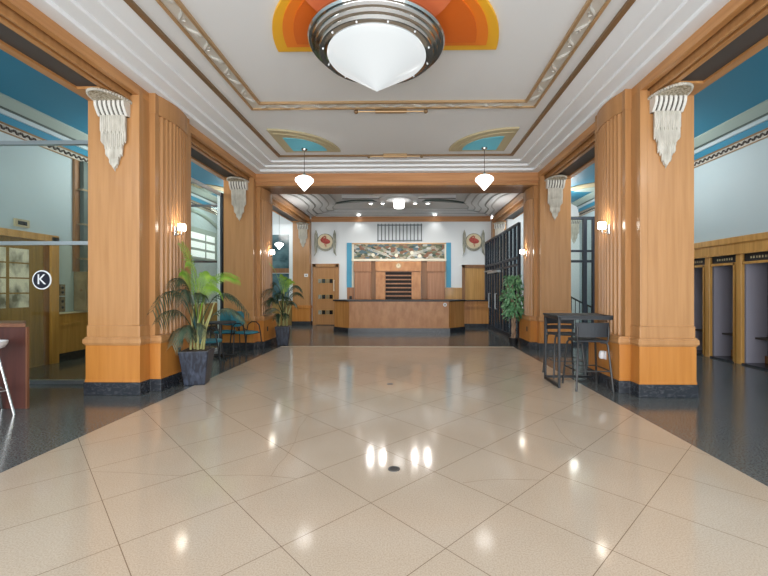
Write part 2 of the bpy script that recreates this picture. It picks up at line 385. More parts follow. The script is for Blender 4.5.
def scroll(fx, L, n):
    for k in range(n):
        u0 = k*L/n; w = L/n
        pts = []
        for i in range(15):
            t = i/14; pts.append(fx(u0+w*(.02+.75*t), .052*math.sin(PI*t*1.15-PI*.55)*(1 if k % 2 else -1), 4.222))
        mb.tube(pts, [.006+.012*math.sin(PI*i/14) for i in range(15)], 6)
        pts = [fx(u0+w*(.55+.16*math.cos(a)*(1-a/9)), (.045*math.sin(a)*(1-a/9))*(1 if k % 2 else -1), 4.222) for a in [q*.6 for q in range(11)]]
        mb.tube(pts, .007, 5)
for s in (-1, 1): scroll(lambda u, v, z, s=s: (cf+s*(2.107+v), 1.6+u, z), 4.4, 17)
scroll(lambda u, v, z: (cf-2.05+u, 6.042+v, z), 4.1, 16)
mb.build('scrollwork', 'silver', fr, smooth=True)
for yy, zz, w, xk, lb in ((6.22, 4.205, .25, .55, 'gold rod with end knobs along the ceiling frame above the chandelier tip'), (8.27, 4.185, .25, .555, 'gold rod with end knobs at the crown above the cross beam')):
    t = thing('ceiling_rod', lb, 'moulding', (-.27, yy, zz))
    MB().tube([(-.27-xk, yy, zz), (-.27+xk, yy, zz)], .012).build('rod', 'gold', t, smooth=True)
    for s in (-1, 1): MB().ball((-.27+s*xk, yy, zz), .036).build('end_knob', 'bronze', t, smooth=True)
    MB().box(-.27-w, -.27+w, yy-.03, yy+.03, zz-.022, ZH).build('centre_block', 'gold', t, bevel=.01)

# ceiling medallions
def fan(mat, name, parent, cx, cy, r, sx, z0, z1, a0=0., a1=PI/2, n=28, ry=None):
    pts = [(cx, cy)]+[(cx+sx*r*math.cos(a0+(a1-a0)*i/n), cy-(ry or r)*math.sin(a0+(a1-a0)*i/n)) for i in range(n+1)]
    return MB().prism(pts, z0, z1).build(name, mat, parent)
for s, nm in ((-1, 'left'), (1, 'right')):
    cx, cy = XC+s*2.225, 8.05
    t = thing('ceiling_medallion', 'khaki and aqua quarter-fan ceiling relief over the %s pendant lamp' % nm, 'ceiling relief', (cx, cy, ZH))
    fan('khaki', 'outer_fan', t, cx, cy, 1.12, -s, ZH-.035, ZH)
    fan('khaki', 'fan_rim', t, cx-s*.05, cy-.05, .94, -s, ZH-.05, ZH-.03)
    fan('tealfan', 'inner_fan', t, cx-s*.19, cy-.14, .68, -s, ZH-.06, ZH-.045)
t = thing('ceiling_medallion', 'yellow and orange half-round ceiling relief around the chandelier', 'ceiling relief', (-.225, 4.66, ZH))
def half(mat, name, r, y, z0, cx=-.25, lb=None):
    pts = arc(cx, y, r, PI, 2*PI, 48); o = MB().prism(pts, z0, ZH).build(name, mat, t)
half('yellow', 'outer_band', 1.285, 4.645, ZH-.03)
half('orange', 'middle_band', 1.145, 4.535, ZH-.045)
half('orange2', 'inner_band', 1.01, 4.46, ZH-.06)
MB().lathe([(0, -.075), (.74, -.075), (.76, -.03), (.76, 0)], (-.28, 3.52, ZH), 48).build('centre_disc', 'salmon', t, smooth=True)

# chandelier
cx, cy = -.335, 4.24
t = thing('chandelier', 'large flush chandelier with chrome stepped rim and white cone bowl', 'ceiling light', (cx, cy, ZH))
rim = MB().lathe([(.50, 3.95), (.515, 3.90), (.53, 3.91), (.605, 3.905), (.612, 3.935), (.645, 3.94), (.652, 3.972), (.682, 3.976), (.69, 4.01), (.715, 4.01), (.728, 4.03), (.72, 4.055), (.66, 4.08), (.5, 4.13), (.4, 4.24)], (cx, cy, 0), 72).build('rim', 'chrome', t, smooth=True)
rim['label'] = 'polished chrome stepped rim'
MB().lathe([(.505, 3.96), (.525, 3.915), (.528, 3.89), (.51, 3.868), (.47, 3.84), (.36, 3.766), (.24, 3.686), (.12, 3.606), (.03, 3.546), (.008, 3.531), (0, 3.529)], (cx, cy, 0), 64).build('glass_bowl', 'globe', t, smooth=True)
for k in range(12):
    a = 2*PI*(k+.5)/12; MB().ball((cx+.57*math.cos(a), cy+.57*math.sin(a), 3.905), .010, 6).build('screw', 'crown', t)

# pendants
def pendant(x, y, ztop, zcap, r, label, group=None):
    t = thing('pendant_lamp', label, 'pendant lamp', (x, y, ztop), group)
    MB().lathe([(0, 0), (.055, 0), (.06, -.02), (.03, -.045), (0, -.05)], (x, y, ztop), 20).build('ceiling_rose', 'chrome', t, smooth=True)
    MB().tube([(x, y, ztop-.04), (x, y, zcap)], .006, 6).build('cord', 'tubegrey', t)
    MB().lathe([(0, .06), (.02, .06), (.03, .03), (.075*r/.18, .015), (.085*r/.18, 0), (0, -.005)], (x, y, zcap), 24).build('cap', 'chrome', t, smooth=True)
    p = [(.40, 0), (.75, -.13), (.95, -.30), (1, -.45), (.95, -.60), (.72, -.86), (.42, -1.20), (.12, -1.56), (0, -1.66)]
    MB().lathe([(0, 0)]+[(r*a, r*b) for a, b in p], (x, y, zcap), 40).build('glass_shade', 'pend', t, smooth=True)
pendant(-2.05, 7.76, ZH-.06, 3.63, .178, 'lit white cone pendant hanging below the left aqua ceiling fan')
pendant(1.50, 7.76, ZH-.06, 3.63, .178, 'lit white cone pendant hanging below the right aqua ceiling fan')

# ------------------------------------------------------------------ corbels
def corbel(cx, yf, label, z=3.885):
    t = thing('corbel', label, 'corbel', (cx, yf, z))
    pts = [(cx+.215*math.cos(a), yf-.37*math.sin(a)) for a in [PI*i/28 for i in range(29)]]
    MB().prism(pts, z-.035, z-.0).build('pad', 'specks', t)
    mb = MB()
    for i in range(31):
        a = PI*i/30; mb.ball((cx+.217*math.cos(a), yf-.372*math.sin(a)-.004, z-.025), .018, 6)
    mb.build('beaded_edge', 'plaster', t, smooth=True)
    prof = [(.0, z-.03), (.115, z-.03), (.125, z-.055), (.12, z-.10), (.10, z-.145), (.07, z-.19), (.05, z-.215), (0, z-.215)]
    def slab(x0, x1, g):
        m = MB(); m.prism([(yf-max(0, p+g if p else 0), zz) for p, zz in prof], x0, x1, 'x'); return m
    slab(cx-.19, cx+.19, -.022).build('console', 'ribdark', t)
    for k in range(7):
        x = cx-.18+k*.06; slab(x-.0175, x+.0175, 0).build('rib', 'rib', t)
    mb = MB(); zt = z-.205; n = 13
    LT = [.33, .36, .50, .53, .61, .65, .69]
    for k in range(n):
        u = k/(n-1)*2-1; x = cx+u*.155; L = LT[min(k, n-1-k)]; r = .0145
        cuts = [c for c in (.20+.03*(k % 2), .40+.03*((k+1) % 2), .56) if c < L-.05]+[L]
        for q, e in enumerate(cuts):
            yo = .05-.011*q; rr = r*(1-.04*q)
            mb.tube([(x, yf-yo, zt-(0 if q == 0 else cuts[q-1]-.05)), (x, yf-yo, zt-e), (x, yf-yo+.012, zt-e-.03)], [rr, rr, rr*.3], 7)
    mb.build('stalactites', 'plaster', t, smooth=True)
    MB().prism([(cx-.15, zt), (cx+.15, zt), (cx+.15, zt-.31), (cx+.11, zt-.36), (cx+.10, zt-.49), (cx+.065, zt-.54), (cx+.05, zt-.62), (cx, zt-.70), (cx-.05, zt-.62), (cx-.065, zt-.54), (cx-.10, zt-.49), (cx-.11, zt-.36), (cx-.15, zt-.31)], yf-.035, yf, 'y').build('back_plate', 'plaster', t)
for s, w in ((-1, 'left'), (1, 'right')):
    corbel(ax(s, 3.60), YP1, 'silvered plaster corbel with hanging icicles on the nearest %s pillar' % w)
    corbel(ax(s, 3.60), YP2-.14, 'silvered plaster corbel with hanging icicles on the second %s pillar' % w)
    corbel(ax(s, 3.72), YP3, 'silvered plaster corbel with hanging icicles on the farthest %s pillar' % w)

# ------------------------------------------------------------------ sconces, outlets
def sconce(s, y, label):
    a = 3.143; x = ax(s, a); z = 2.25
    t = thing('wall_sconce', label, 'wall lamp', (x, y, z))
    d = -s
    MB().box(x, x+d*.014, y-.035, y+.035, z-.07, z+.07).build('backplate', 'chrome', t, bevel=.005)
    MB().tube([(x+d*.01, y, z-.02), (x+d*.05, y, z-.055), (x+d*.095, y, z-.05), (x+d*.10, y, z-.01)], .009).build('arm', 'chrome', t, smooth=True)
    MB().lathe([(0, -.015), (.03, -.012), (.045, .0)], (x+d*.10, y, z), 20).build('cup', 'chrome', t, smooth=True)
    MB().lathe([(0, 0), (.042, 0), (.052, .02), (.05, .10), (.045, .10), (.04, .02), (0, .015)], (x+d*.10, y, z), 24).build('glass_shade', 'sconce', t, smooth=True)
sconce(-1, YP1+.57, 'lit white glass sconce on the fluted pillar behind the larger palm')
sconce(1, YP1+.52, 'lit white glass sconce on the fluted pillar above the bar table')
sconce(-1, YP2+.45, 'lit white glass sconce on the fluted pillar above the smaller palm')
sconce(1, YP2+.45, 'lit white glass sconce on the fluted pillar above the ficus')
def outlet(s, y, z, label, mat='outletblack'):
    x = ax(s, 3.112); d = -s
    t = thing('wall_outlet', label, 'outlet', (x, y, z))
    MB().box(x, x+d*.008, y-.035, y+.035, z-.057, z+.057).build('cover_plate', mat, t, bevel=.004)
    for k in (-1, 1): MB().box(x+d*.006, x+d*.011, y-.017, y+.017, z+k*.026-.014, z+k*.026+.014).build('socket', 'badge' if mat == 'outletblack' else 'outletwhite', t)
outlet(-1, YP1+.62, .48, 'black wall outlet behind the larger palm pot')
outlet(-1, YP2+.30, .44, 'black wall outlet beside the smaller palm pot')
outlet(1, YP2+.30, .45, 'black wall outlet on the pillar base beside the ficus trunk')
x = ax(1, 3.112)
t = thing('air_freshener', 'white plug-in air freshener on the pillar base behind the bar stool', 'air freshener', (x, 5.72, .45))
MB().lathe([(0, -.055), (.03, -.05), (.045, -.02), (.04, .03), (.028, .06), (0, .065)], (x-.045, 5.72, .45), 20).build('body', 'outletwhite', t, smooth=True)
MB().box(x-.012, x, 5.68, 5.76, .39, .51).build('cover_plate', 'outletwhite', t, bevel=.004)

# ------------------------------------------------------------------ aisles : walls, ceilings, cornices
XL, XR = ax(-1, A_WALL), ax(1, A_WALL)
def cornice(s, y0, y1, parent):
    x = lambda a: ax(s, a)
    for nm, mat, a, z0, z1 in (('picture_rail', 'bronze', 6.43, 4.0, 4.02), ('frieze', 'friezegrey', 6.435, 4.02, 4.13), ('gold_fillet', 'bronze', 6.42, 4.13, 4.16), ('blue_cove', 'teal', 6.41, 4.16, 4.28),
                              ('pale_step', 'blue', 6.37, 4.28, 4.35), ('dark_fillet', 'greenmetal', 6.345, 4.35, 4.38)):  # last fillet is a thin dark grey-green line
        MB().box(x(a), x(A_WALL), y0, y1, z0, z1).build(nm, mat, parent)
    MB().prism([(x(6.45), 4.38), (x(6.33), 4.38), (x(6.15), 4.47), (x(6.15), 4.5), (x(6.45), 4.5)], y0, y1, 'y').build('sage_cove', mat='sagegreen', parent=parent)
    mb = MB(); n = int((y1-y0)/.12)
    for k in range(n):
        y = y0+(k+.5)*.12; pts = [(x(6.425), y-.05+.1*i/6, 4.075+.03*math.sin(2*PI*i/6)) for i in range(7)]; mb.tube(pts, .015, 5)
    mb.build('vine_relief', 'ribdark', parent)
M['friezegrey'] = plain('weathered_frieze', (.46, .45, .40), .6)
M['sagegreen'] = plain('sage_green_paint', (.30, .38, .35), .6)
wl = struct(MB().box(XL-.2, XL, YF, 16, 0, 4.6).build('wall_left', 'blue'), 'pale blue aisle wall with mail chute and oak door', 'wall'); cornice(-1, YF, 15.3, wl)
mb = MB(); mb.box(XR, XR+1.0, YF, 5.98, 0, 4.6); mb.box(XR, XR+1.0, 5.98, 9.16, 2.38, 4.6); mb.box(XR, XR+1.0, 9.16, 16, 0, 4.6); mb.box(XR+.85, XR+1.0, 5.98, 9.16, 0, 2.38)
wr = struct(mb.build('wall_right', 'blue'), 'pale blue aisle wall above the wooden telephone booths', 'wall'); cornice(1, YF, 14.3, wr)
for s, nm, ye in ((-1, 'left', 15.6), (1, 'right', 15.6)):
    c = struct(MB().box(ax(s, A_OUT), ax(s, A_WALL), YF, ye, 4.5, 4.6).build('ceiling', 'teal'), 'teal painted ceiling of the %s aisle' % nm, 'ceiling')
    for yc in (12.4,):
        fan('khaki', 'corner_fan', c, ax(s, 6.12), yc, .95, -s, 4.475, 4.5)
        fan('sagegreen', 'cross_band', c, ax(s, 6.12), yc+.12, .62, -s, 4.46, 4.48)
# end wall, entrance wall
we = struct(MB().box(ax(-1, A_WALL), ax(-1, A_IN+.2), YB, YB+.2, 0, 4.6).build('wall_back', 'wallwhite'), 'off-white end wall of the left aisle with dark window', 'wall')
MB().box(ax(-1, A_WALL), ax(-1, A_OUT), YB-.06, YB, .0, 2.35).build('wood_panelling', 'olive', we)
w = struct(thing('window_1', None, None, (-4.86, YB, 2.9)), 'white framed dark window at the end of the left aisle', 'window')
mb = MB(); mb.box(-5.7, -4.34, YB-.08, YB, .95, 3.9); mb.build('window_frame', 'white_steel', w)
MB().box(-5.6, -4.60, YB-.09, YB-.07, 2.2, 3.5).build('window_pane', 'tealglass', w); MB().box(-5.6, -4.60, YB-.10, YB-.07, 2.02, 2.2).build('wood_rail', 'wood_dk', w); MB().box(-5.6, -4.60, YB-.09, YB-.07, 1.0, 2.0).build('window_pane', 'tealglass', w)
wb = struct(MB().box(ax(1, A_OUT)-.1, XR, 14.3, 14.5, 0, 4.6).build('wall_far', 'wallwhite'), 'pale wall closing the right aisle behind the stair railing', 'wall')
corbel(5.97, 14.3, 'grey plaster corbel on the far wall of the right aisle above the stair railing', 3.95)
# entrance frontage behind the camera: mullioned glazing, daylight comes in here
wf = struct(MB().box(X0, X1, YF-.25, YF-.05, 4.0, 4.7).build('wall_front', 'white'), 'plain white wall strip over the entrance glazing', 'wall')
w = struct(thing('window_2', None, None, (XC, YF-.1, 0)), 'entrance glazing behind the camera', 'window')
mb = MB()
for k in range(8): xx = X0+.05+k*(X1-X0-.1)/7; mb.box(xx-.05, xx+.05, YF-.2, YF-.1, 0, 4.0)
mb.box(X0, X1, YF-.2, YF-.1, 2.3, 2.42); mb.build('mullion', 'navy', w)
# outer side walls closing the front corners
# left aisle door
d = struct(thing('door_1', None, None, (XL, 6.8, 0)), 'oak door with small glass panes in the left aisle wall', 'door')
MB().box(XL, XL+.03, 5.9, 7.12, 0, 2.30).build('door_leaf', 'olive', d)
mb = MB(); mb.box(XL, XL+.10, 7.22, 7.37, 0, 2.37); mb.box(XL, XL+.10, 5.75, 5.9, 0, 2.37); mb.box(XL, XL+.10, 5.75, 7.37, 2.28, 2.40); mb.build('door_frame', 'booth', d)
MB().box(XL, XL+.05, 7.12, 7.22, 0, 2.28).build('door_jamb', 'wood_dk', d)
for i in range(2):
    for j in range(4):
        ya = 6.10+i*.40; za = 1.08+j*.26
        MB().box(XL+.02, XL+.036, ya, ya+.34, za, za+.235).build('glass_pane', 'pane', d)
t = thing('wall_sign', 'small khaki sign plate on the wall above the oak door', 'sign', (XL, 6.73, 2.54))
MB().box(XL, XL+.03, 6.60, 6.86, 2.475, 2.61).build('plate', 'khaki', t); MB().box(XL+.03, XL+.034, 6.65, 6.81, 2.51, 2.575).build('slot', 'dkglass', t)
t = thing('mail_chute', 'grey green mail chute running up the wall above the brass box', 'mail chute', (XL, 8.0, 1.75))
MB().box(XL, XL+.05, 7.78, 8.22, 1.75, 4.0).build('back_rail', 'wood_dk', t); MB().box(XL+.05, XL+.13, 7.90, 8.14, 1.75, 4.0).build('glass_shaft', 'greenmetal', t)
for z in (2.0, 2.7, 3.4): MB().box(XL+.05, XL+.15, 7.84, 8.2, z, z+.03).build('bracket', 'brass', t)
t = thing('mail_box', 'aged brass mail collection box on the left aisle wall', 'mailbox', (XL, 7.97, .96))
MB().box(XL, XL+.34, 7.80, 8.14, .96, 1.75).build('body', 'brass', t, bevel=.015)
MB().box(XL+.08, XL+.26, 7.785, 7.80, 1.05, 1.5).build('door', 'brass', t, bevel=.006); MB().ball((XL+.17, 7.78, 1.38), .03).build('emblem', 'bronze', t)
MB().box(XL+.34, XL+.345, 7.86, 8.08, 1.56, 1.62).build('slot', 'dkglass', t)
for z0, z1, lb in ((1.27, 1.49, 'upper small brown wall plate beside the mailbox'), (.955, 1.25, 'lower taller brown wall plate beside the mailbox')):
    t = thing('wall_plate', lb, 'wall plate', (XL, 7.54, z0))
    MB().box(XL, XL+.015, 7.485, 7.60, z0, z1).build('plate', 'brass', t)
    for k in range(2): zc = z0+(z1-z0)*(.3+.4*k); MB().ball((XL+.015, 7.54, zc), .028).build('button', 'ribdark', t)
for lb, y0, y1, nm in (('olive oak wainscot below the mailbox', 7.37, 15.2, 'wainscot'), ):
    t = struct(thing('trim_2', None, None, (XL, 8, 0)), lb, 'wainscot')
    MB().box(XL, XL+.05, y0, y1, .16, .93).build('panel', 'booth', t); MB().box(XL, XL+.075, y0, y1, .68, .74).build('rail', 'booth', t)
    MB().box(XL, XL+.08, y0, y1, .92, .95).build('cap', 'cream', t); MB().box(XL, XL+.07, y0, y1, 0, .16).build('base', 'black_stone', t)
w = struct(thing('window_3', None, None, (XL, 12.6, 2.9)), 'bright blind-covered window in the left aisle wall under an arch', 'window')
MB().box(XL, XL+.04, 11.6, 13.65, 2.35, 3.35).build('window_frame', 'sagegreen', w)
for k in range(3): MB().box(XL+.035, XL+.05, 11.7, 12.85, 2.42+k*.28, 2.62+k*.28).build('blind', 'blind', w); MB().box(XL+.035, XL+.05, 12.95, 13.5, 2.42+k*.28, 2.62+k*.28).build('blind', 'blind', w)
ar = struct(thing('trim_3', None, None, (XL, 12.4, 3.4)), 'shallow pale arch moulding over the blind-covered window', 'moulding')
pts = [(9.6+.4*k, 3.1+.75*math.sin(PI*k/13)) for k in range(14)]
mb = MB(); mb.tube([(XL+.03, y, z) for y, z in pts], .06, 8); mb.build('arch', 'sagegreen', ar, smooth=True)

# ------------------------------------------------------------------ partitions
t = thing('glass_partition', 'aluminium framed glass partition closing the left aisle behind the counter', 'glass partition', (-5.5, 5.75, 0), kind='thing')
xe = ax(-1, A_OUT)-.01
MB().box(XL+.01, xe, 5.71, 5.79, .0, .055).build('sill', 'steel', t)
for z in (2.05, 3.535): MB().box(XL+.14, xe, 5.715, 5.785, z, z+.055).build('transom', 'steel', t)
MB().box(XL+.14, xe, 5.745, 5.755, .055, 2.05).build('glass_panel', 'glassg', t)
MB().box(XL+.14, xe, 5.745, 5.755, 2.105, 3.535).build('glass_panel', 'glass', t)
t = thing('glass_badge', 'round black badge with white letter K on the glass partition', 'sign', (-5.415, 5.735, 1.535))
def disc_y(x, y, z, r, y1, n=40): return MB().prism([(x+r*math.cos(2*PI*i/n), z+r*math.sin(2*PI*i/n)) for i in range(n)], y, y1, 'y')
disc_y(-5.415, 5.732, 1.535, .142, 5.744).build('border', 'badgewhite', t); disc_y(-5.415, 5.729, 1.535, .125, 5.733).build('disc', 'badge', t)
def letter(txt, x, y, z, size, mat, parent, name='letter'):
    cu = bpy.data.curves.new(name, 'FONT'); cu.body = txt; cu.size = size; cu.align_x = 'CENTER'; cu.align_y = 'CENTER'; cu.extrude = .002
    tmp = bpy.data.objects.new('tmp', cu); COL.objects.link(tmp)
    dg = bpy.context.evaluated_depsgraph_get(); me = bpy.data.meshes.new_from_object(tmp.evaluated_get(dg))
    bpy.data.objects.remove(tmp)
    o = bpy.data.objects.new(name, me); COL.objects.link(o); me.materials.clear(); me.materials.append(M[mat])
    o.parent = parent; o.location = Vector((x, y, z))-ORG[parent.name]; o.rotation_euler = (PI/2, 0, 0)
    return o
letter('K', -5.415, 5.727, 1.535, .215, 'badgewhite', t)
t = thing('glass_partition', 'glazed partition between the two nearest left pillars with white upright', 'glass partition', (ax(-1, 3.9), 7.7, 0), kind='thing')
xg = ax(-1, 4.06)
MB().box(xg-.03, xg+.03, YP1+1.3, YP2-.06, 3.55, 3.62).build('transom', 'white_steel', t); MB().box(xg-.03, xg+.03, YP1+1.3, YP2-.06, 0, .06).build('sill', 'white_steel', t)
MB().box(xg-.005, xg+.005, YP1+1.3, YP2-.06, .06, 3.55).build('glass_panel', 'glass', t)
mb = MB(); mb.box(xg-.05, xg+.01, YP2-.15, YP2-.04, 0, 3.62); mb.build('upright', 'white_steel', t); MB().box(xg+.01, xg+.05, YP2-.14, YP2-.05, 0, 3.62).build('upright_stop', 'navy', t)
t = thing('glass_partition', 'glazed cross partition in the left aisle beside the second pillar', 'glass partition', (-5.4, 9.97, 0), kind='thing')
for z in (2.07, 3.50): MB().box(XL+.14, xe-.03, 9.93, 10.01, z, z+.05).build('transom', 'navy', t)
MB().box(XL+.14, xe-.03, 9.965, 9.975, .05, 3.5).build('glass_panel', 'glass', t); MB().box(XL+.14, xe-.03, 9.93, 10.01, 0, .05).build('sill', 'navy', t)
# right cross partition
xs, x9 = ax(1, A_OUT)+.04, XR-.14
t = thing('glass_partition', 'black steel glazed partition across the right aisle behind the bar table', 'glass partition', (5, 9.9, 0), kind='thing')
for z, h in ((3.13, .07), (2.32, .05), (2.06, .06), (0, .08)): MB().box(xs, x9, 9.87, 9.93, z, z+h).build('transom', 'navy', t)
for xx in (xs+.04, 4.40, 4.63, 5.4, x9-.04): MB().box(xx-.045, xx+.045, 9.86, 9.94, 0, 3.2).build('stile', 'navy', t)
MB().box(xs, x9, 9.897, 9.903, .08, 3.13).build('glass_panel', 'glass', t)
t = thing('stair_railing', 'curved black stair railing seen through the black glazed partition', 'railing', (5.2, 12, 0))
cur = [(4.70+1.2*i/10, 12.0, 1.32-.62*(i/10)**.8) for i in range(11)]
MB().tube(cur, .025).build('handrail', 'black', t, smooth=True)
for i in range(11): MB().tube([(cur[i][0], 12.0, 0), cur[i]], .012, 6).build('baluster', 'black', t)
# black steel doors at the lobby, right
xg = 2.93
t = thing('steel_door_screen', 'black steel framed glass door screen between ficus and back wall', 'door screen', (xg, 12.3, 0), kind='thing')
ya, yb = 10.42, YP3-.05
for z, h in ((3.10, .06), (2.20, .07), (2.02, .05), (0, .12)): MB().box(xg-.035, xg+.035, ya, yb, z, z+h).build('rail', 'navy', t)
n = 12
for k in range(n):
    y = ya+.04+(yb-ya-.08)*k/(n-1); w_ = .05 if k in (0, 4, 7, n-1) else .014
    MB().box(xg-.035, xg+.035, y-w_, y+w_, 0, 3.12).build('stile', 'navy', t)
MB().box(xg-.004, xg+.004, ya, yb, .12, 3.1).build('glass_panel', 'glassb', t)
for y in (12.9, 13.9): MB().tube([(xg-.035, y, .75), (xg-.09, y, .75), (xg-.09, y, 1.25), (xg-.035, y, 1.25)], .014).build('pull_handle', 'steel', t)
mb = MB(); mb.box(xg-.14, xg-.03, 12.4, 13.9, 1.93, 2.0); mb.box(xg-.32, xg-.28, 12.5, 13.6, 1.98, 2.0); mb.build('door_closer', 'steel', t)

# ------------------------------------------------------------------ telephone booths
zc = 2.38
t = struct(thing('trim_4', None, None, (XR, 7.6, 2.1)), 'golden oak cornice running above the telephone booths', 'moulding')
MB().box(XR-.05, XR+.05, 5.98, 9.16, 2.26, zc).build('cornice_cap', 'booth', t, bevel=.01); MB().box(XR-.02, XR+.05, 5.98, 9.16, 2.07, 2.26).build('fascia', 'booth', t)
MB().box(XR-.04, XR+.0, 5.98, 9.16, 2.05, 2.08).build('bead', 'booth', t)
bl = ['telephone booth nearest the camera along the right aisle wall', 'second telephone booth along the right aisle wall', 'third telephone booth along the right aisle wall', 'telephone booth farthest along the right wall, half hidden by the pillar']
for k in range(4):
    y0 = 6.00+.77*k; y1 = y0+.77           # pilaster at the far end of every booth
    t = thing('telephone_booth', 'golden oak '+bl[k], 'telephone booth', (XR+.4, (y0+y1)/2, 0), 'telephone booths along the right wall')
    MB().box(XR-.01, XR+.06, y1-.135, y1-.015, 0, 2.05).build('pilaster', 'booth', t, bevel=.006)
    MB().box(XR+.0, XR+.05, y0+.02, y0+.06, 0, 1.90).build('door_jamb', 'booth', t)
    MB().box(XR+.0, XR+.10, y0, y1-.16, 1.86, 1.905).build('header', 'booth', t)
    sg = MB().box(XR+.02, XR+.10, y0+.02, y1-.18, 1.905, 2.05).build('sign_panel', 'outletblack', t)
    mb = MB()
    for q, wq in enumerate((.03, .02, .025, .03, .02, .03, .025)): yq = y0+.09+q*.058; mb.box(XR+.015, XR+.021, yq, yq+wq, 1.955, 1.995)
    mb.build('worn_lettering', 'khaki', sg)
    mb = MB(); mb.box(XR+.10, XR+.80, y1-.12, y1-.08, 0, 2.05); mb.box(XR+.10, XR+.80, y0+.0, y0+.03, 0, 2.05); mb.box(XR+.10, XR+.80, y0, y1-.08, 2.05, 2.06)
    mb.build('lining', 'lavender', t); MB().box(XR+.49, XR+.53, y0+.03, y1-.12, 0, 2.05).build('back_panel', 'ribdark', t)  # darkness inside the booth is painted as a dark back panel
    MB().box(XR+.26, XR+.48, y0+.04, y1-.12, .47, .505).build('seat', 'ribdark', t)
    MB().box(XR+.38, XR+.41, y1-.3, y1-.27, 0.02, .47).build('seat_leg', 'ribdark', t)
    MB().box(XR+.0, XR+.80, y0+.03, y1-.12, 0, .03).build('threshold', 'black_stone', t)
    MB().box(XR+.43, XR+.49, y0+.04, y1-.13, .03, .16).build('base', 'wood_dk', t)

# ------------------------------------------------------------------ lobby back wall
wb = struct(MB().box(ax(-1, A_IN+.2), ax(1, A_IN+.2), YB, YB+.2, 0, 4.6).build('wall_back', 'wallwhite'), 'white back wall of the reception lobby', 'wall')
MB().box(-3.74, 3.18, YB-.05, YB, 4.0, 4.22).build('wood_band', 'wood_x', wb)
MB().box(-3.72, 3.16, YB-.03, YB, 0, .15).build('baseboard', 'black_stone', wb)
MB().box(-2.36, -2.09, YB-.03, YB, .15, 1.46).build('wainscot_panel', 'rosewood', wb)
t = struct(thing('trim_5', None, None, (1.75, YB, 0)), 'low oak wainscot panel to the right of the key cabinet', 'wainscot')
MB().box(1.42, 2.10, YB-.04, YB, .15, 1.44).build('panel', 'booth', t); MB().box(1.42, 2.10, YB-.055, YB, 1.40, 1.45).build('cap', 'booth', t)
t = thing('alcove_surround', 'blue and cream painted surround framing the mural and key cabinet', 'surround', (-.35, YB, 1.4))
for x0, x1 in ((-2.37, -2.17), (1.47, 1.66)): MB().box(x0, x1, YB-.03, YB, 1.46, 3.19).build('blue_strip', 'bluesat', t)
for x0, x1 in ((-2.17, -2.09), (1.41, 1.47)): MB().box(x0, x1, YB-.045, YB, 1.46, 3.15).build('cream_strip', 'cream', t)
MB().box(-2.17, 1.47, YB-.05, YB, 3.13, 3.18).build('top_moulding', 'gold', t); MB().box(-2.17, 1.47, YB-.12, YB, 2.48, 2.56).build('ledge', 'cream', t)
t = thing('mural', 'wide muted painted mural above the key cabinet', 'mural', (-.34, YB, 2.85))
MB().box(-2.09, 1.41, YB-.03, YB, 2.56, 3.13).build('painted_panel', 'mural', t)
for sgn, cxm in ((1, -2.0), (-1, 1.32)):
    for k in range(4):
        mb = MB(); x0 = cxm+sgn*.25; mb.prism([(x0, 3.08-.03*k), (x0+sgn*(.95+.05*k), 2.76-.045*k), (x0+sgn*(.95+.05*k), 2.742-.045*k), (x0, 3.075-.03*k)], YB-.033, YB-.028, 'y'); mb.build('painted_ray', 'silver' if k % 2 else 'cream', t)
for xx, zz in ((-.45, 2.70), (-1.35, 2.72), (.15, 2.8), (.45, 2.68)):
    disc_y(xx, YB-.034, zz, .07, YB-.029, 10).build('painted_patch', 'cream', t)
# key cabinet wall
t = thing('key_cabinet', 'wooden key cabinet wall with pigeonholes behind the reception desk', 'cabinet', (-.34, YB, 0))
y = YB-.14
for x0, x1 in ((-2.06, -1.43), (.74, 1.41)):
    MB().box(x0, x1, y, YB, .15, 2.06).build('side_panel', 'rosewood', t, bevel=.008); MB().box(x0-.02, x1+.02, y-.03, YB, 2.06, 2.46).build('side_header', 'rosewood', t, bevel=.008)
for x0, x1 in ((-1.43, -1.25), (.51, .74)): MB().box(x0, x1, YB-.03, YB, .15, 2.48).build('recess_panel', 'wood_dk', t)
for x0, x1 in ((-1.24, -.87), (.14, .50)): MB().box(x0, x1, y, YB, .15, 2.08).build('centre_panel', 'desk', t)
MB().box(-1.25, .51, y-.04, YB, 2.08, 2.46).build('centre_header', 'desk', t, bevel=.008)
mb = MB(); mb.box(-.87, .14, YB-.02, YB, .15, 2.08); mb.build('rack_back', 'ribdark', t)
for k in range(8): MB().box(-.87, .14, y+.01, YB-.02, .955+k*.157, 1.00+k*.157).build('shelf', 'rosewood', t)
MB().box(-.87, .14, y+.01, YB, .15, .955).build('rack_front', 'rosewood', t)
t = thing('wall_clock', 'round cream clock with gilt starburst on the key cabinet header', 'clock', (-.365, y-.04, 2.29))
disc_y(-.365, y-.058, 2.29, .085, y-.04, 28).build('face', 'creamdisc', t)
mb = MB()
for k in range(16):
    a = 2*PI*k/16; u = Vector((math.cos(a), math.sin(a))); n_ = Vector((-u.y, u.x))*.013
    p = Vector((-.365, 2.29)); mb.prism([tuple(p+u*.095-n_), tuple(p+u*.15), tuple(p+u*.095+n_)], y-.05, y-.04, 'y')
mb.build('starburst', 'gold', t); MB().box(-.37, -.36, y-.062, y-.058, 2.29, 2.34).build('hand', 'outletblack', t)
t = thing('wall_outlet', 'black outlet on the wall panel just left of the key cabinet', 'outlet', (-2.22, YB-.03, 1.07)); MB().box(-2.27, -2.17, YB-.042, YB-.03, 1.01, 1.13).build('cover_plate', 'outletblack', t)
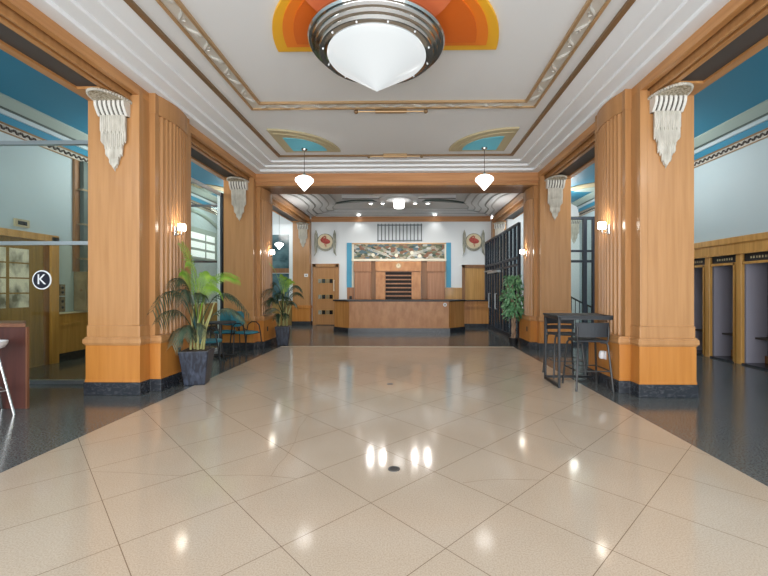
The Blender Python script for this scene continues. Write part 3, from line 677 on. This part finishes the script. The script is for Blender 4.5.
# bar grille
t = thing('wall_grille', 'vertical bar grille set high in the white wall above the mural', 'grille', (-.32, YB, 3.58))
M['grillebar'] = plain('grey_green_bars', (.13, .16, .17), .5, .3)
for k in range(13): xx = -1.16+k*1.68/12; MB().box(xx-.019, xx+.019, YB-.05, YB-.01, 3.24, 3.92).build('bar', 'grillebar', t)
for z in (3.27, 3.87): MB().box(-1.19, .55, YB-.04, YB, z-.02, z+.02).build('crossbar', 'grillebar', t)
MB().box(-1.19, .55, YB-.008, YB, 3.24, 3.92).build('backing', 'wallwhite', t)
# roundels
def roundel(cx, label):
    cz = 3.235
    t = thing('wall_roundel', label, 'roundel', (cx, YB, cz))
    disc_y(cx, YB-.05, cz-.03, .34, YB, 44).build('outer_ring', 'sage', t); disc_y(cx, YB-.065, cz, .285, YB-.05, 44).build('cream_disc', 'creamdisc', t)
    for s in (-1, 1):
        x = cx+s*.36; f = MB().prism([(x, 3.68), (x+.05, 3.55), (x+.065, 3.2), (x+.03, 2.85), (x+s*.07, 2.68), (x-.03, 2.80), (x-.06, 3.1), (x-.055, 3.5)], YB-.075, YB, 'y').build('feather', 'sage', t)
    b = MB(); e = [(cx+.175*math.cos(2*PI*i/20)*(1.15 if math.cos(2*PI*i/20) > 0 else .95), cz+.02+.105*math.sin(2*PI*i/20)-.03*math.cos(2*PI*i/20)) for i in range(20)]
    b.prism(e, YB-.08, YB-.06, 'y'); yb_ = YB-.072
    b.tube([(cx-.13, yb_, cz+.0), (cx-.165, yb_, cz+.07), (cx-.10, yb_, cz+.15), (cx-.01, yb_, cz+.20), (cx+.035, yb_, cz+.17), (cx+.02, yb_, cz+.13), (cx-.03, yb_, cz+.11)], [.03, .026, .024, .022, .022, .018, .008], 8)
    b.tube([(cx+.03, yb_, cz-.06), (cx+.035, yb_, cz-.21)], .012, 6); b.tube([(cx+.0, yb_, cz-.06), (cx-.03, yb_, cz-.13), (cx+.03, yb_, cz-.15)], .009, 6)
    b.build('red_bird', 'birdred', t)
roundel(-3.205, 'painted roundel with red wading bird above the slotted wooden door')
roundel(2.53, 'painted roundel with red wading bird near the black steel doors')
# doors
d = struct(thing('door_2', None, None, (-3.18, YB, 0)), 'wooden door with three horizontal glass slots at the back wall', 'door')
mb = MB(); mb.box(-3.69, -3.56, YB-.09, YB, 0, 2.37); mb.box(-2.80, -2.68, YB-.09, YB, 0, 2.37); mb.box(-3.70, -2.68, YB-.09, YB, 2.25, 2.37); mb.build('door_frame', 'wood', d, bevel=.008)
MB().box(-3.56, -2.80, YB-.05, YB, 0.02, 2.25).build('door_leaf', 'wood', d)
for k, z in enumerate((1.63, 1.02, .42)):
    fr_ = MB().box(-3.49, -2.87, YB-.062, YB-.05, z-.02, z+.18).build('slot_frame', 'booth', d)
    for q, mt in enumerate(('sage', 'dkglass', 'brass', 'dkglass')): MB().box(-3.47+q*.145, -3.34+q*.145, YB-.068, YB-.06, z, z+.16).build('pane', mt, fr_)
MB().tube([(-2.86, YB-.06, 1.35), (-2.86, YB-.1, 1.32), (-2.86, YB-.1, 1.75), (-2.86, YB-.06, 1.72)], .014).build('door_handle', 'cream', d)
t = struct(thing('door_3', None, None, (2.56, YB, 0)), 'plain oak door panel behind the counter near the steel doors', 'door')
mb = MB(); mb.box(2.08, 2.19, YB-.08, YB, .15, 2.33); mb.box(2.95, 3.0, YB-.08, YB, .15, 2.33); mb.box(2.08, 3.0, YB-.08, YB, 2.21, 2.33); mb.build('door_frame', 'wood_dk', t)
MB().box(2.19, 2.95, YB-.03, YB, .15, 2.21).build('door_leaf', 'booth', t)
t = thing('light_switch', 'white switch plate on the plain pillar beside the slotted door', 'switch', (-3.88, YP3, 1.92))
MB().box(-3.95, -3.81, YP3-.012, YP3, 1.86, 1.98).build('plate', 'outletwhite', t); MB().box(-3.90, -3.86, YP3-.016, YP3-.01, 1.90, 1.94).build('toggle', 'outletblack', t)

# ------------------------------------------------------------------ reception desk
P0 = [(-2.44, 13.55), (-2.44, 13.05), (-1.88, 12.56), (1.30, 12.56), (1.87, 13.15), (1.87, 13.55)]
def grow(pts, e):
    out = []; n = len(pts); c = Vector((sum(p[0] for p in pts)/n, sum(p[1] for p in pts)/n))
    for x_, y_ in pts: out.append((x_+math.copysign(e, x_-c.x), y_-(e if y_ < 13.5 else -0)))
    return out
t = thing('reception_desk', 'long angled wooden reception desk with black top', 'desk', (-.3, 13.05, 0))
MB().prism(grow(P0, -.04), 0, .15).build('kick_base', 'black_stone', t)
MB().prism(P0, .15, 1.0).build('body', 'desk_o', t)
MB().box(-1.875, 1.295, 12.545, 12.57, .15, 1.0).build('front_panel', 'desk', t)
MB().prism(grow(P0, .05), 1.0, 1.045).build('worktop', 'black', t, bevel=.006)['label'] = 'black worktop'
t = thing('desk_plate', 'small round white plate on the reception desk front', 'plate', (1.175, 12.545, .90)); disc_y(1.175, 12.53, .90, .06, 12.545, 24).build('disc', 'outletwhite', t); disc_y(1.175, 12.527, .90, .03, 12.531, 20).build('centre', 'khaki', t)
t = thing('side_counter', 'low wooden counter with ledge between desk and steel doors', 'counter', (2.4, 14.4, 0))
MB().box(2.0, 2.90, 14.22, 14.6, .15, .96).build('body', 'desk_o', t); MB().box(1.98, 2.90, 14.18, 14.6, .78, .83).build('ledge', 'desk_o', t)
MB().box(1.98, 2.90, 14.17, 14.62, .96, 1.0).build('worktop', 'black', t); MB().box(2.0, 2.90, 14.25, 14.6, 0, .15).build('kick_base', 'black_stone', t)

# ------------------------------------------------------------------ lobby ceiling
lc = struct(MB().box(ax(-1, 3.54), ax(1, 3.54), 10.0, YB, 4.36, 4.6).build('ceiling', 'ceil'), 'grey white lobby ceiling with scalloped stepped coves', 'ceiling')
def cove(d, z, mat, th=.0, name='cove_step'):
    # left / right bands with a wavy bump, plus the back and front bands
    mb = MB(); yc = 12.7; n = 40
    for s in (-1, 1):
        inner = []
        for i in range(n+1):
            y_ = 10.0+(YB-.05-10.0)*i/n
            b = .30/(1+math.exp(-(y_-11.75)/.16)) * 1/(1+math.exp((y_-13.75)/.16))
            inner.append((ax(s, A_IN+.18-d-b), y_))
        mb.prism([(ax(s, A_IN+.25), 10.0)]+inner+[(ax(s, A_IN+.25), YB-.05)], z, 4.365)
    dy = .08+d*.65
    mb.box(ax(-1, A_IN), ax(1, A_IN), YB-.03-dy, YB, z, 4.365); mb.box(ax(-1, A_IN), ax(1, A_IN), 10.0, 10.0+dy, z, 4.365)
    mb.build(name, mat, lc)
M['covegrey'] = plain('cove_grey_shade', (.46, .47, .47), .6)  # grey paints in the shade of the cove flats between white edges
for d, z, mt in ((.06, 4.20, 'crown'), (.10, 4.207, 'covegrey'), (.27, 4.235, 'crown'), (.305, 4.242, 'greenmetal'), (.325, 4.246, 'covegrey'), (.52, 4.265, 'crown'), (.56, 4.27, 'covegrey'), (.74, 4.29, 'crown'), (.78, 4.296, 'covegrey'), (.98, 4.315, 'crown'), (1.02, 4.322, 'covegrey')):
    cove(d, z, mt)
cx, cy = -.29, 12.65
t = thing('lobby_ceiling_light', 'flush lobby ceiling light with plaster disc and lit drum', 'ceiling light', (cx, cy, 4.36))
MB().lathe([(.9, 4.36), (.9, 4.33), (.62, 4.32), (.60, 4.29), (.42, 4.28), (.40, 4.24), (.2, 4.23)], (cx, cy, 0), 48).build('plaster_disc', 'crown', t, smooth=True)
MB().lathe([(0, 4.22), (.19, 4.22), (.19, 4.235), (0, 4.24)], (cx, cy, 0), 32).build('rim', 'chrome', t)
MB().lathe([(.17, 4.22), (.17, 4.04), (.14, 4.0), (0, 4.0)], (cx, cy, 0), 32).build('glass_drum', 'pend', t, smooth=True)
for s, nm in ((-1, 'left'), (1, 'right')):
    x0, x1 = cx+s*.62, cx+s*1.80
    t = thing('slot_diffuser', 'black linear slot diffuser on the lobby ceiling, %s of the drum light' % nm, 'air diffuser', ((x0+x1)/2, 12.5, 4.35))
    MB().box(x0, x1, 12.42, 12.56, 4.27, 4.36).build('slot', 'outletblack', t); MB().box(x0, x1, 12.39, 12.42, 4.265, 4.36).build('flange', 'crown', t)
    t = thing('ceiling_medallion', 'slim khaki crescent reliefs flanking the %s slot diffuser' % nm, 'ceiling relief', ((x0+x1)/2, 12.6, 4.35))
    for q, (yc_, dd) in enumerate(((11.45, -1), (13.1, 1))):
        up = [(cx+s*(.75+1.55*i/16), yc_+dd*(.42*(i/16)**1.5)) for i in range(17)]; lo = [(p[0], p[1]-dd*(.20*math.sin(PI*i/16))) for i, p in enumerate(up)]
        MB().prism(up+lo[::-1][1:-1], 4.31, 4.36).build('crescent', 'khaki' if q == 0 else 'greenmetal', t)
def spot(x, y, z, label, r=.05):
    t = thing('ceiling_spotlight', label, 'spotlight', (x, y, z))
    MB().lathe([(r, 0), (r*1.4, -.01), (r*1.4, .11 if z > 4.22 else .02)], (x, y, z), 20).build('trim_ring', 'crown', t); MB().lathe([(0, -.004), (r, -.004), (r, .005), (0, .005)], (x, y, z), 20).build('lens', 'spot', t)
for x, lb in ((-1.25, 'outer lit ceiling spot left of the lobby drum light'), (-.85, 'inner lit ceiling spot left of the lobby drum light'), (.24, 'inner lit ceiling spot right of the lobby drum light'), (.66, 'outer lit ceiling spot right of the lobby drum light')): spot(x, 13.15, 4.25, lb, .055)
spot(-1.88, 14.98, 4.205, 'lit downlight near the back wall above the left end of mural', .06); spot(1.02, 14.98, 4.205, 'lit downlight near the back wall above the right end of mural', .06)
pendant(-4.60, 14.0, 4.5, 3.06, .15, 'small lit pendant at the far end of the left aisle')

# ------------------------------------------------------------------ counter and white stool (left foreground)
t = thing('bar_counter', 'dark mahogany counter at the left edge in front of the glass partition', 'counter', (-5.0, 4.7, 0))
MB().box(-6.4, -4.475, 4.535, 4.565, .0, .955).build('front_panel', 'mahog', t); MB().box(-4.475, -4.455, 4.53, 4.56, .0, .955).build('end_panel', 'mahog_edge', t)
MB().prism([(-4.445, 4.50), (-4.83, 4.90), (-6.42, 4.90), (-6.42, 4.50)], .955, 1.0).build('countertop', 'mahog_edge', t, bevel=.006)
MB().box(-6.2, -6.1, 4.6, 4.85, 0, .955).build('support', 'mahog', t)
cx, cy = -4.655, 4.235
t = thing('bar_stool', 'white bucket bar stool with chrome legs at the mahogany counter', 'bar stool', (cx, cy, 0))
mb = MB(); prof = []
vs = []; NA = 24; R = [(0, .72), (.10, .725), (.17, .75), (.195, .79)]
for i in range(NA):
    a = 2*PI*i/NA
    lift = .10*max(0, -math.sin(a))
    for r, z in R+[(.20, .82+lift), (.188, .82+lift), (.165, .765), (.08, .742), (0, .74)]: vs.append((cx+max(r, .0005)*math.cos(a), cy+max(r, .0005)*math.sin(a), z))
m_ = 9; mb.add(vs, [(i*m_+q, ((i+1) % NA)*m_+q, ((i+1) % NA)*m_+q+1, i*m_+q+1) for i in range(NA) for q in range(m_-1)])
mb.build('seat', 'outletwhite', t, smooth=True)
AG = [.26+k*PI/2 for k in range(4)]
for a in AG: MB().tube([(cx+.12*math.cos(a), cy+.12*math.sin(a), .745), (cx+.285*math.cos(a), cy+.285*math.sin(a), .0)], .0125).build('leg', 'chrome', t, smooth=True)
mb = MB(); c4 = [(cx+.222*math.cos(a), cy+.222*math.sin(a), .275) for a in AG]
for i in range(4): mb.tube([c4[i], c4[(i+1) % 4]], .009)
mb.build('footrest', 'chrome', t)

# ------------------------------------------------------------------ bar table and black stools
t = thing('bar_table', 'tall black metal bar table with square tube frame', 'table', (2.55, 5.9, 0))
x0, x1, y0, y1 = 2.14, 2.95, 5.62, 6.18; q = .015
MB().box(x0-.03, x1+.03, y0-.03, y1+.03, 1.0, 1.025).build('tabletop', 'blackseat', t, bevel=.004)
for xx in (x0, x1):
    for yy in (y0, y1): MB().box(xx-q, xx+q, yy-q, yy+q, 0, 1.0).build('leg', 'black', t)
    MB().box(xx-q, xx+q, y0, y1, .005, .045).build('floor_rail', 'black', t); MB().box(xx-q, xx+q, y0, y1, .965, 1.0).build('apron', 'black', t)
for yy in (y0, y1): MB().box(x0, x1, yy-q, yy+q, .965, 1.0).build('apron', 'black', t)
MB().box(x0, x1, y1-q, y1+q, .02, .055).build('back_rail', 'black', t)
def black_stool(cx, cy, face, label, w=.25):
    # face = +1: sitter looks towards +Y, backrest on the -Y side
    t = thing('bar_stool', label, 'bar stool', (cx, cy, 0), 'black bar stools at the tall table')
    b = -face; zs = .665
    MB().box(cx-.2, cx+.2, cy-.19, cy+.19, zs, zs+.025).build('seat', 'blackseat', t, bevel=.012)
    mb = MB(); n = 10
    pts = [(cx-w+.5*2*w*2*i/n/1.0*.5, ) for i in range(n+1)]
    out = []; inn = []
    for i in range(n+1):
        u = -1+2*i/n; out.append((cx+w*.92*u, cy+b*(.215-.035*u*u*0)-b*.05*u*u)); inn.append((cx+w*.92*u, cy+b*.198-b*.05*u*u))
    pl = out+inn[::-1]
    (mb.prism(pl, .735, .935) if face > 0 else mb.prism(pl, .735, .80).prism(pl, .825, .935))
    mb.box(cx-w*.92, cx-w*.85, cy+b*.14, cy+b*.175, .79, .83); mb.box(cx+w*.85, cx+w*.92, cy+b*.14, cy+b*.175, .79, .83)
    mb.build('backrest', 'blackseat', t, bevel=.004)
    for sx in (-1, 1):
        MB().tube([(cx+sx*.25, cy+b*.24, 0), (cx+sx*.205, cy+b*.185, .62), (cx+sx*.19, cy+b*.165, .655), (cx+sx*.12, cy+b*.14, .66)], .015).build('leg', 'tubegrey', t, smooth=True)
        MB().tube([(cx+sx*.25, cy-b*.24, 0), (cx+sx*.205, cy-b*.185, .62), (cx+sx*.19, cy-b*.165, .655), (cx+sx*.12, cy-b*.14, .66)], .015).build('leg', 'tubegrey', t, smooth=True)
        MB().tube([(cx+sx*.205, cy+b*.17, .66), (cx+sx*.215, cy+b*.185, .76), (cx+sx*.21, cy+b*.19, .88)], .012).build('back_post', 'tubegrey', t)
    mb = MB(); z = .27; p4 = [(cx+sx*.231, cy+sy*.216, z) for sx, sy in ((-1, -1), (1, -1), (1, 1), (-1, 1))]
    for i in range(4): mb.tube([p4[i], p4[(i+1) % 4]], .009)
    mb.build('footrest', 'tubegrey', t)
black_stool(2.55, 5.66, 1, 'black low-back bar stool in front of the tall table')
black_stool(2.52, 6.42, -1, 'black low-back bar stool on the far side of the tall table')

# ------------------------------------------------------------------ cafe table and teal chairs
cx, cy = -3.83, 7.98
t = thing('cafe_table', 'small round black pedestal table among the teal chairs', 'table', (cx, cy, 0))
MB().lathe([(0, .70), (.30, .70), (.305, .715), (.30, .73), (0, .73)], (cx, cy, 0), 40).build('tabletop', 'blackseat', t, smooth=True)
MB().tube([(cx, cy, .02), (cx, cy, .70)], .028, 12).build('pedestal', 'tubegrey', t, smooth=True)
mb = MB()
for k in range(4): a = PI/4+k*PI/2; mb.box(0, 0, 0, 0, 0, 0) if False else mb.tube([(cx, cy, .045), (cx+.33*math.cos(a), cy+.33*math.sin(a), .018)], [.03, .018], 8)
mb.build('foot', 'black', t)
def cafe_chair():
    t = thing('cafe_chair', 'x', 'chair', (0, 0, 0), 'teal cafe chairs around the round table')   # sitter looks towards -Y
    MB().prism([(.21*math.copysign(abs(math.cos(a))**.6, math.cos(a)), .21*math.copysign(abs(math.sin(a))**.6, math.sin(a))) for a in [2*PI*i/28 for i in range(28)]], .435, .475).build('seat', 'tealseat', t, bevel=.012)
    mb = MB(); n = 28; pts = [(.205*math.copysign(abs(math.cos(a))**.55, math.cos(a)), .74+.17*math.copysign(abs(math.sin(a))**.7, math.sin(a))) for a in [2*PI*i/n for i in range(n)]]
    mb.prism(pts, .235, .262, 'y'); mb.build('backrest', 'tealseat', t, bevel=.01)
    for s in (-1, 1):
        MB().tube([(s*.25, -.22, 0), (s*.245, -.17, .40), (s*.245, -.13, .60), (s*.245, -.05, .665), (s*.245, .08, .665), (s*.24, .17, .60), (s*.24, .20, .46), (s*.245, .25, 0)], .0125).build('frame', 'black', t, smooth=True)
        MB().tube([(s*.235, .19, .47), (s*.18, .24, .52), (s*.17, .265, .85)], .0115).build('back_post', 'black', t, smooth=True)
    mb = MB(); mb.tube([(-.245, -.15, .43), (.245, -.15, .43)], .011); mb.tube([(-.24, .19, .43), (.24, .19, .43)], .011); mb.build('crossbar', 'black', t)
    return t
proto = cafe_chair()
for i, (x, y, a, lb) in enumerate(((-3.52, 8.54, 1.25, 'teal cafe chair nearest the fluted pillar, right of the round table'), (-4.05, 8.66, .1, 'teal cafe chair behind the round table, backrest towards the glass'), (-3.62, 7.12, 1.9, 'teal cafe chair in front of the round table behind the palm pot'))):
    c = proto if i == 0 else copy_tree(proto)
    c.location = (x, y, 0); c.rotation_euler.z = a; c['label'] = lb

# ------------------------------------------------------------------ plants
def planter(x, y, wt, wb_, h, rot, parent):
    def sq(w): return [(x+w/2*(math.cos(rot)*sx-math.sin(rot)*sy), y+w/2*(math.sin(rot)*sx+math.cos(rot)*sy)) for sx, sy in ((-1, -1), (1, -1), (1, 1), (-1, 1))]
    mb = MB(); mb.prism(sq(wb_), 0, h, top=sq(wt)); o = mb.build('planter', 'potA', parent, bevel=.012); o['label'] = 'tapered slate blue square planter'
    MB().prism(sq(wt-.06), h-.01, h+.006).build('soil', 'soil', parent)
def frond(parent, p0, p1, p2, L, mat, n=17, droop=.35, name='frond'):
    p0, p1, p2 = Vector(p0), Vector(p1), Vector(p2); mb = MB(); pts = []
    def B(t): return p0*(1-t)**2+p1*2*t*(1-t)+p2*t*t
    N = 18
    for i in range(N+1): pts.append(B(i/N))
    mb.tube(pts, [.0085*(1-.75*i/N) for i in range(N+1)], 5)
    st = .30; lime = mat == 'frond_lime'
    for i in range(n):
        u = (i+.5)/n; t = st+(1-st)*u; p = B(t); T = (B(min(1, t+.02))-B(t-.02)).normalized()
        hz = T.cross(Vector((0, 0, 1)))
        if hz.length < .05: hz = Vector((1, 0, 0))
        hz.normalize(); up = hz.cross(T)
        # fronds twist on their stalk: the blade plane is rolled about the stalk
        roll = .75 if lime else .35
        side = hz*math.cos(roll)+up*math.sin(roll); nrm = up*math.cos(roll)-hz*math.sin(roll)
        ln = L*(math.sin(PI*(.14+.66*u))**.8)*random.uniform(.9, 1.1)
        for s in (-1, 1):
            d = (side*s*.75+T*.62+nrm*(.10 if lime else -.05)).normalized()
            w = .014*(ln/L)**.4; wv = T*w; g = Vector((0, 0, -1))*droop
            m1 = p+d*ln*.5+g*ln*.28; e = p+d*ln*(1-.25*droop)+g*ln*random.uniform(.85, 1.15)
            mb.add([p-wv*.5, p+wv*.5, m1+wv, m1-wv*.6, e], [(0, 1, 2, 3), (3, 2, 4)])
    return mb.build(name, mat, parent)
def palm(x, y, h, fr, label, wt, wb_, rot, canes):
    t = thing('potted_palm', label, 'potted palm', (x, y, 0)); planter(x, y, wt, wb_, h, rot, t)
    mb = MB()
    for (dx, dy, zt, ex, ey) in canes: MB().tube([(x+dx, y+dy, h-.02), (x+dx*.9+ex*.35, y+dy+ey*.4, h+(zt-h)*.5), (x+dx+ex, y+dy+ey, zt)], [.017, .013, .008], 7).build('cane', 'cane', t, smooth=True)
    for (b, pk, tip, L, mt, dr) in fr:
        frond(t, (x+b[0], y+b[1], b[2]), (x+pk[0], y+pk[1], pk[2]), (x+tip[0], y+tip[1], tip[2]), L, mt, droop=dr)
# larger palm, nearest: offsets in metres from the pot centre (x right, y away, z height)
F1 = [((-.02, 0, .72), (-.06, -.34, 1.80), (-.16, -.80, 1.10), .19, 'frond', .75),
      ((-.02, -.02, .70), (-.08, -.36, 1.36), (-.12, -.74, .97), .18, 'frond', .7),
      ((.03, 0, .80), (.30, .02, 1.76), (.80, -.05, 1.02), .20, 'frond', .75),
      ((.03, .02, .72), (.32, .10, 1.36), (.68, .06, .95), .18, 'frond_gray', .7),
      ((.0, -.02, .85), (-.06, -.20, 1.72), (.0, -.40, 1.20), .22, 'frond_gray', .8),
      ((.0, -.02, .85), (.12, -.16, 1.60), (.26, -.34, 1.22), .20, 'frond', .75),
      ((.0, .02, 1.0), (-.02, .0, 1.75), (-.17, -.12, 2.06), .17, 'frond_lime', .25),
      ((.0, .02, 1.0), (.02, .04, 1.80), (-.08, -.14, 1.80), .19, 'frond_lime', .45),
      ((.03, .02, 1.0), (.16, .05, 1.80), (.60, .02, 1.56), .17, 'frond_lime', .5),
      ((.03, .0, .9), (.12, -.05, 1.66), (.40, -.12, 1.36), .19, 'frond_lime', .6),
      ((.0, .0, .95), (.04, .03, 1.66), (.20, -.04, 1.62), .19, 'frond_lime', .5),
      ((.0, .0, .95), (-.06, .0, 1.62), (-.16, -.12, 1.66), .18, 'frond_lime', .5),
      ((-.02, .0, .60), (-.08, -.22, 1.08), (-.14, -.40, .62), .19, 'frond_gray', .7),
      ((.0, -.02, .62), (.02, -.25, 1.10), (.05, -.42, .72), .18, 'frond_gray', .7),
      ((.02, .0, .65), (.12, -.20, 1.12), (.26, -.30, .74), .17, 'frond_gray', .7),
      ((-.02, .03, .9), (-.06, -.20, 1.84), (-.10, -.52, 1.42), .17, 'frond', .6)]
C1 = [(-.08, -.04, 1.15, .05, .0), (-.03, .05, 1.30, .0, .0), (.03, -.03, 1.40, -.02, .02), (.07, .04, 1.30, .02, .0), (.10, -.02, 1.10, .14, 0), (0, 0, 1.5, .03, 0), (-.05, .02, 1.0, -.03, -.05), (.05, 0, 1.2, .20, .02)]
palm(-3.13, 5.80, .50, F1, 'larger palm in a slate blue planter beside the near fluted pillar', .40, .28, .22, C1)
F2 = [((0, 0, .7), (-.15, -.2, 1.45), (-.3, -.3, 1.05), .2, 'frond', .7), ((0, 0, .7), (.12, -.2, 1.45), (.25, -.32, 1.1), .2, 'frond', .7), ((0, 0, .9), (.2, .05, 1.75), (.46, .05, 1.38), .18, 'frond_gray', .6), ((0, 0, .8), (-.08, -.35, 1.75), (-.24, -.78, 1.22), .19, 'frond', .6), ((0, 0, .75), (-.08, -.3, 1.36), (-.22, -.72, 1.04), .19, 'frond', .6),
      ((0, 0, .8), (.2, 0, 1.5), (.50, -.1, 1.26), .18, 'frond', .6), ((0, 0, .75), (.2, -.1, 1.25), (.38, -.15, 1.00), .18, 'frond_gray', .6),
      ((0, 0, .9), (-.05, -.25, 1.5), (-.1, -.38, 1.1), .2, 'frond', .6), ((0, 0, 1.0), (-.04, -.1, 1.8), (-.2, -.42, 2.02), .17, 'frond_lime', .3),
      ((0, 0, 1.0), (-.05, .02, 1.75), (.04, -.1, 1.72), .19, 'frond_lime', .4), ((0, 0, 1.0), (.05, .02, 1.6), (.22, -.05, 1.62), .17, 'frond_lime', .4),
      ((0, 0, .9), (.0, -.2, 1.45), (.06, -.32, 1.25), .19, 'frond_gray', .55), ((0, 0, .6), (-.05, -.2, .95), (-.10, -.3, .66), .18, 'frond', .6), ((0, 0, .7), (-.1, -.3, 1.1), (-.24, -.6, .82), .16, 'frond_gray', .5),
      ((0, 0, .6), (.12, -.2, .95), (.2, -.3, .72), .18, 'frond', .6), ((0, 0, 1.), (-.1, -.1, 1.7), (-.2, -.15, 1.5), .18, 'frond', .4)]
palm(-3.13, 9.82, .47, F2, 'smaller palm in a slate blue planter beside the far fluted pillar', .36, .25, .2, C1[:6])
# ficus
x, y = 2.66, 9.98
t = thing('ficus_tree', 'leafy ficus with braided trunk beside the black steel doors', 'potted tree', (x, y, 0))
MB().lathe([(0, 0), (.10, 0), (.125, .17), (.115, .175), (0, .16)], (x, y, 0), 24).build('pot', 'outletblack', t, smooth=True)
for k in range(3):
    pts = [(x+.033*math.cos(2*PI*k/3+i*.55), y+.033*math.sin(2*PI*k/3+i*.55), .12+.78*i/16) for i in range(17)]
    MB().tube(pts, [.034-.010*i/16 for i in range(17)], 8).build('trunk_strand', 'trunk', t, smooth=True)
mb = MB()
for k in range(10):
    a = random.uniform(0, 2*PI); r = random.uniform(.1, .26); z = random.uniform(1.0, 1.65); mb.tube([(x, y, .85), (x+r*.4*math.cos(a), y+r*.4*math.sin(a), (z+.85)/2+.1), (x+r*math.cos(a), y+r*math.sin(a), z)], [.01, .007, .004], 5)
mb.build('branch', 'trunk', t)
mb = MB()
for k in range(460):
    a = random.uniform(0, 2*PI); h = random.random(); z = .66+1.10*h
    R_ = .30*(math.sin(PI*(.16+.72*h)))**.6; r = R_*math.sqrt(random.uniform(.15, 1))
    c = Vector((x+r*math.cos(a), y+r*math.sin(a), z)); n_ = Vector((math.cos(a)*.8+random.uniform(-.5, .5), math.sin(a)*.8+random.uniform(-.5, .5), random.uniform(.1, .9))).normalized()
    d = Vector((random.uniform(-.6, .6)+math.cos(a)*.5, random.uniform(-.6, .6)+math.sin(a)*.5, random.uniform(-1, -.1))); d = (d-n_*d.dot(n_)).normalized(); w = n_.cross(d)
    L_ = random.uniform(.09, .14); W_ = L_*.52
    mb.add([c, c+d*L_*.35+w*W_*.5, c+d*L_*.7+w*W_*.38, c+d*L_, c+d*L_*.7-w*W_*.38, c+d*L_*.35-w*W_*.5, c+d*L_*.5-n_*.008], [(0, 1, 6), (1, 2, 6), (2, 3, 6), (3, 4, 6), (4, 5, 6), (5, 0, 6)])
mb.build('foliage', 'ficus', t)

# ------------------------------------------------------------------ lights
def lamp(name, kind, loc, power, col=(1, .97, .92), size=.1, rot=(0, 0, 0), spot=None):
    l = bpy.data.lights.new(name, kind); l.energy = power; l.color = col
    if kind == 'AREA': l.size = size
    else: l.shadow_soft_size = size
    if spot: l.spot_size = spot; l.spot_blend = .6
    o = bpy.data.objects.new(name, l); o.location = loc; o.rotation_euler = rot; COL.objects.link(o); return o
for x in (-1.25, -.85, .24, .66): lamp('spot_lamp', 'SPOT', (x, 13.15, 4.225), 95, spot=2.8, size=.05)
for x in (-1.88, 1.02): lamp('down_lamp', 'SPOT', (x, 14.98, 4.18), 10, spot=2.0, size=.05)
for x, ry in ((2.86, .5), (-3.41, -.5)): lamp('lobby_fill', 'AREA', (x, 12.4, 3.2), 14, size=.9, rot=(PI, ry*1.9, 0))  # added fill without a fixture, brightens the lobby ceiling
# unseen fill lamps added to brighten the aisles, in place of fixtures
for x, y in ((ax(-1, 5.3), 1.2), (ax(1, 5.3), 1.2), (ax(-1, 5.2), 8.4), (ax(1, 5.0), 8.4), (ax(-1, 5.2), 12.6), (ax(1, 5.2), 12.4)):
    lamp('aisle_fill', 'POINT', (x, y, 3.9), 85, size=.35)
# daylight through the entrance glazing
w = bpy.data.worlds.new('World'); S.world = w; w.use_nodes = True
bg = w.node_tree.nodes['Background']; bg.inputs['Color'].default_value = (.96, .98, 1, 1); bg.inputs['Strength'].default_value = 6.6
pl = bpy.data.lights.new('entrance_portal', 'AREA'); pl.shape = 'RECTANGLE'; pl.size = X1-X0; pl.size_y = 4.0; pl.cycles.is_portal = True
po = bpy.data.objects.new('entrance_portal', pl); po.location = ((X0+X1)/2, YF-.3, 2.0); po.rotation_euler = (PI/2, 0, 0); COL.objects.link(po)

# ------------------------------------------------------------------ camera
cam = bpy.data.cameras.new('camera'); co = bpy.data.objects.new('camera', cam); COL.objects.link(co)
co.location = (0, 0, 1.4); co.rotation_euler = (PI/2, 0, math.radians(1.0))
cam.sensor_width = 36; cam.sensor_fit = 'HORIZONTAL'; cam.lens = 394/768*36
cam.shift_x = -17.1/768; cam.shift_y = 1.0/768
cam.clip_start = .05; cam.clip_end = 200
S.camera = co
S.view_settings.view_transform = 'Standard'; S.view_settings.look = 'None'; S.view_settings.exposure = 0.0; S.view_settings.gamma = 1
S.view_settings.use_curve_mapping = False
S.cycles.max_bounces = 10; S.cycles.diffuse_bounces = 6; S.cycles.transparent_max_bounces = 12; S.cycles.use_denoising = True
S.cycles.sample_clamp_indirect = 6
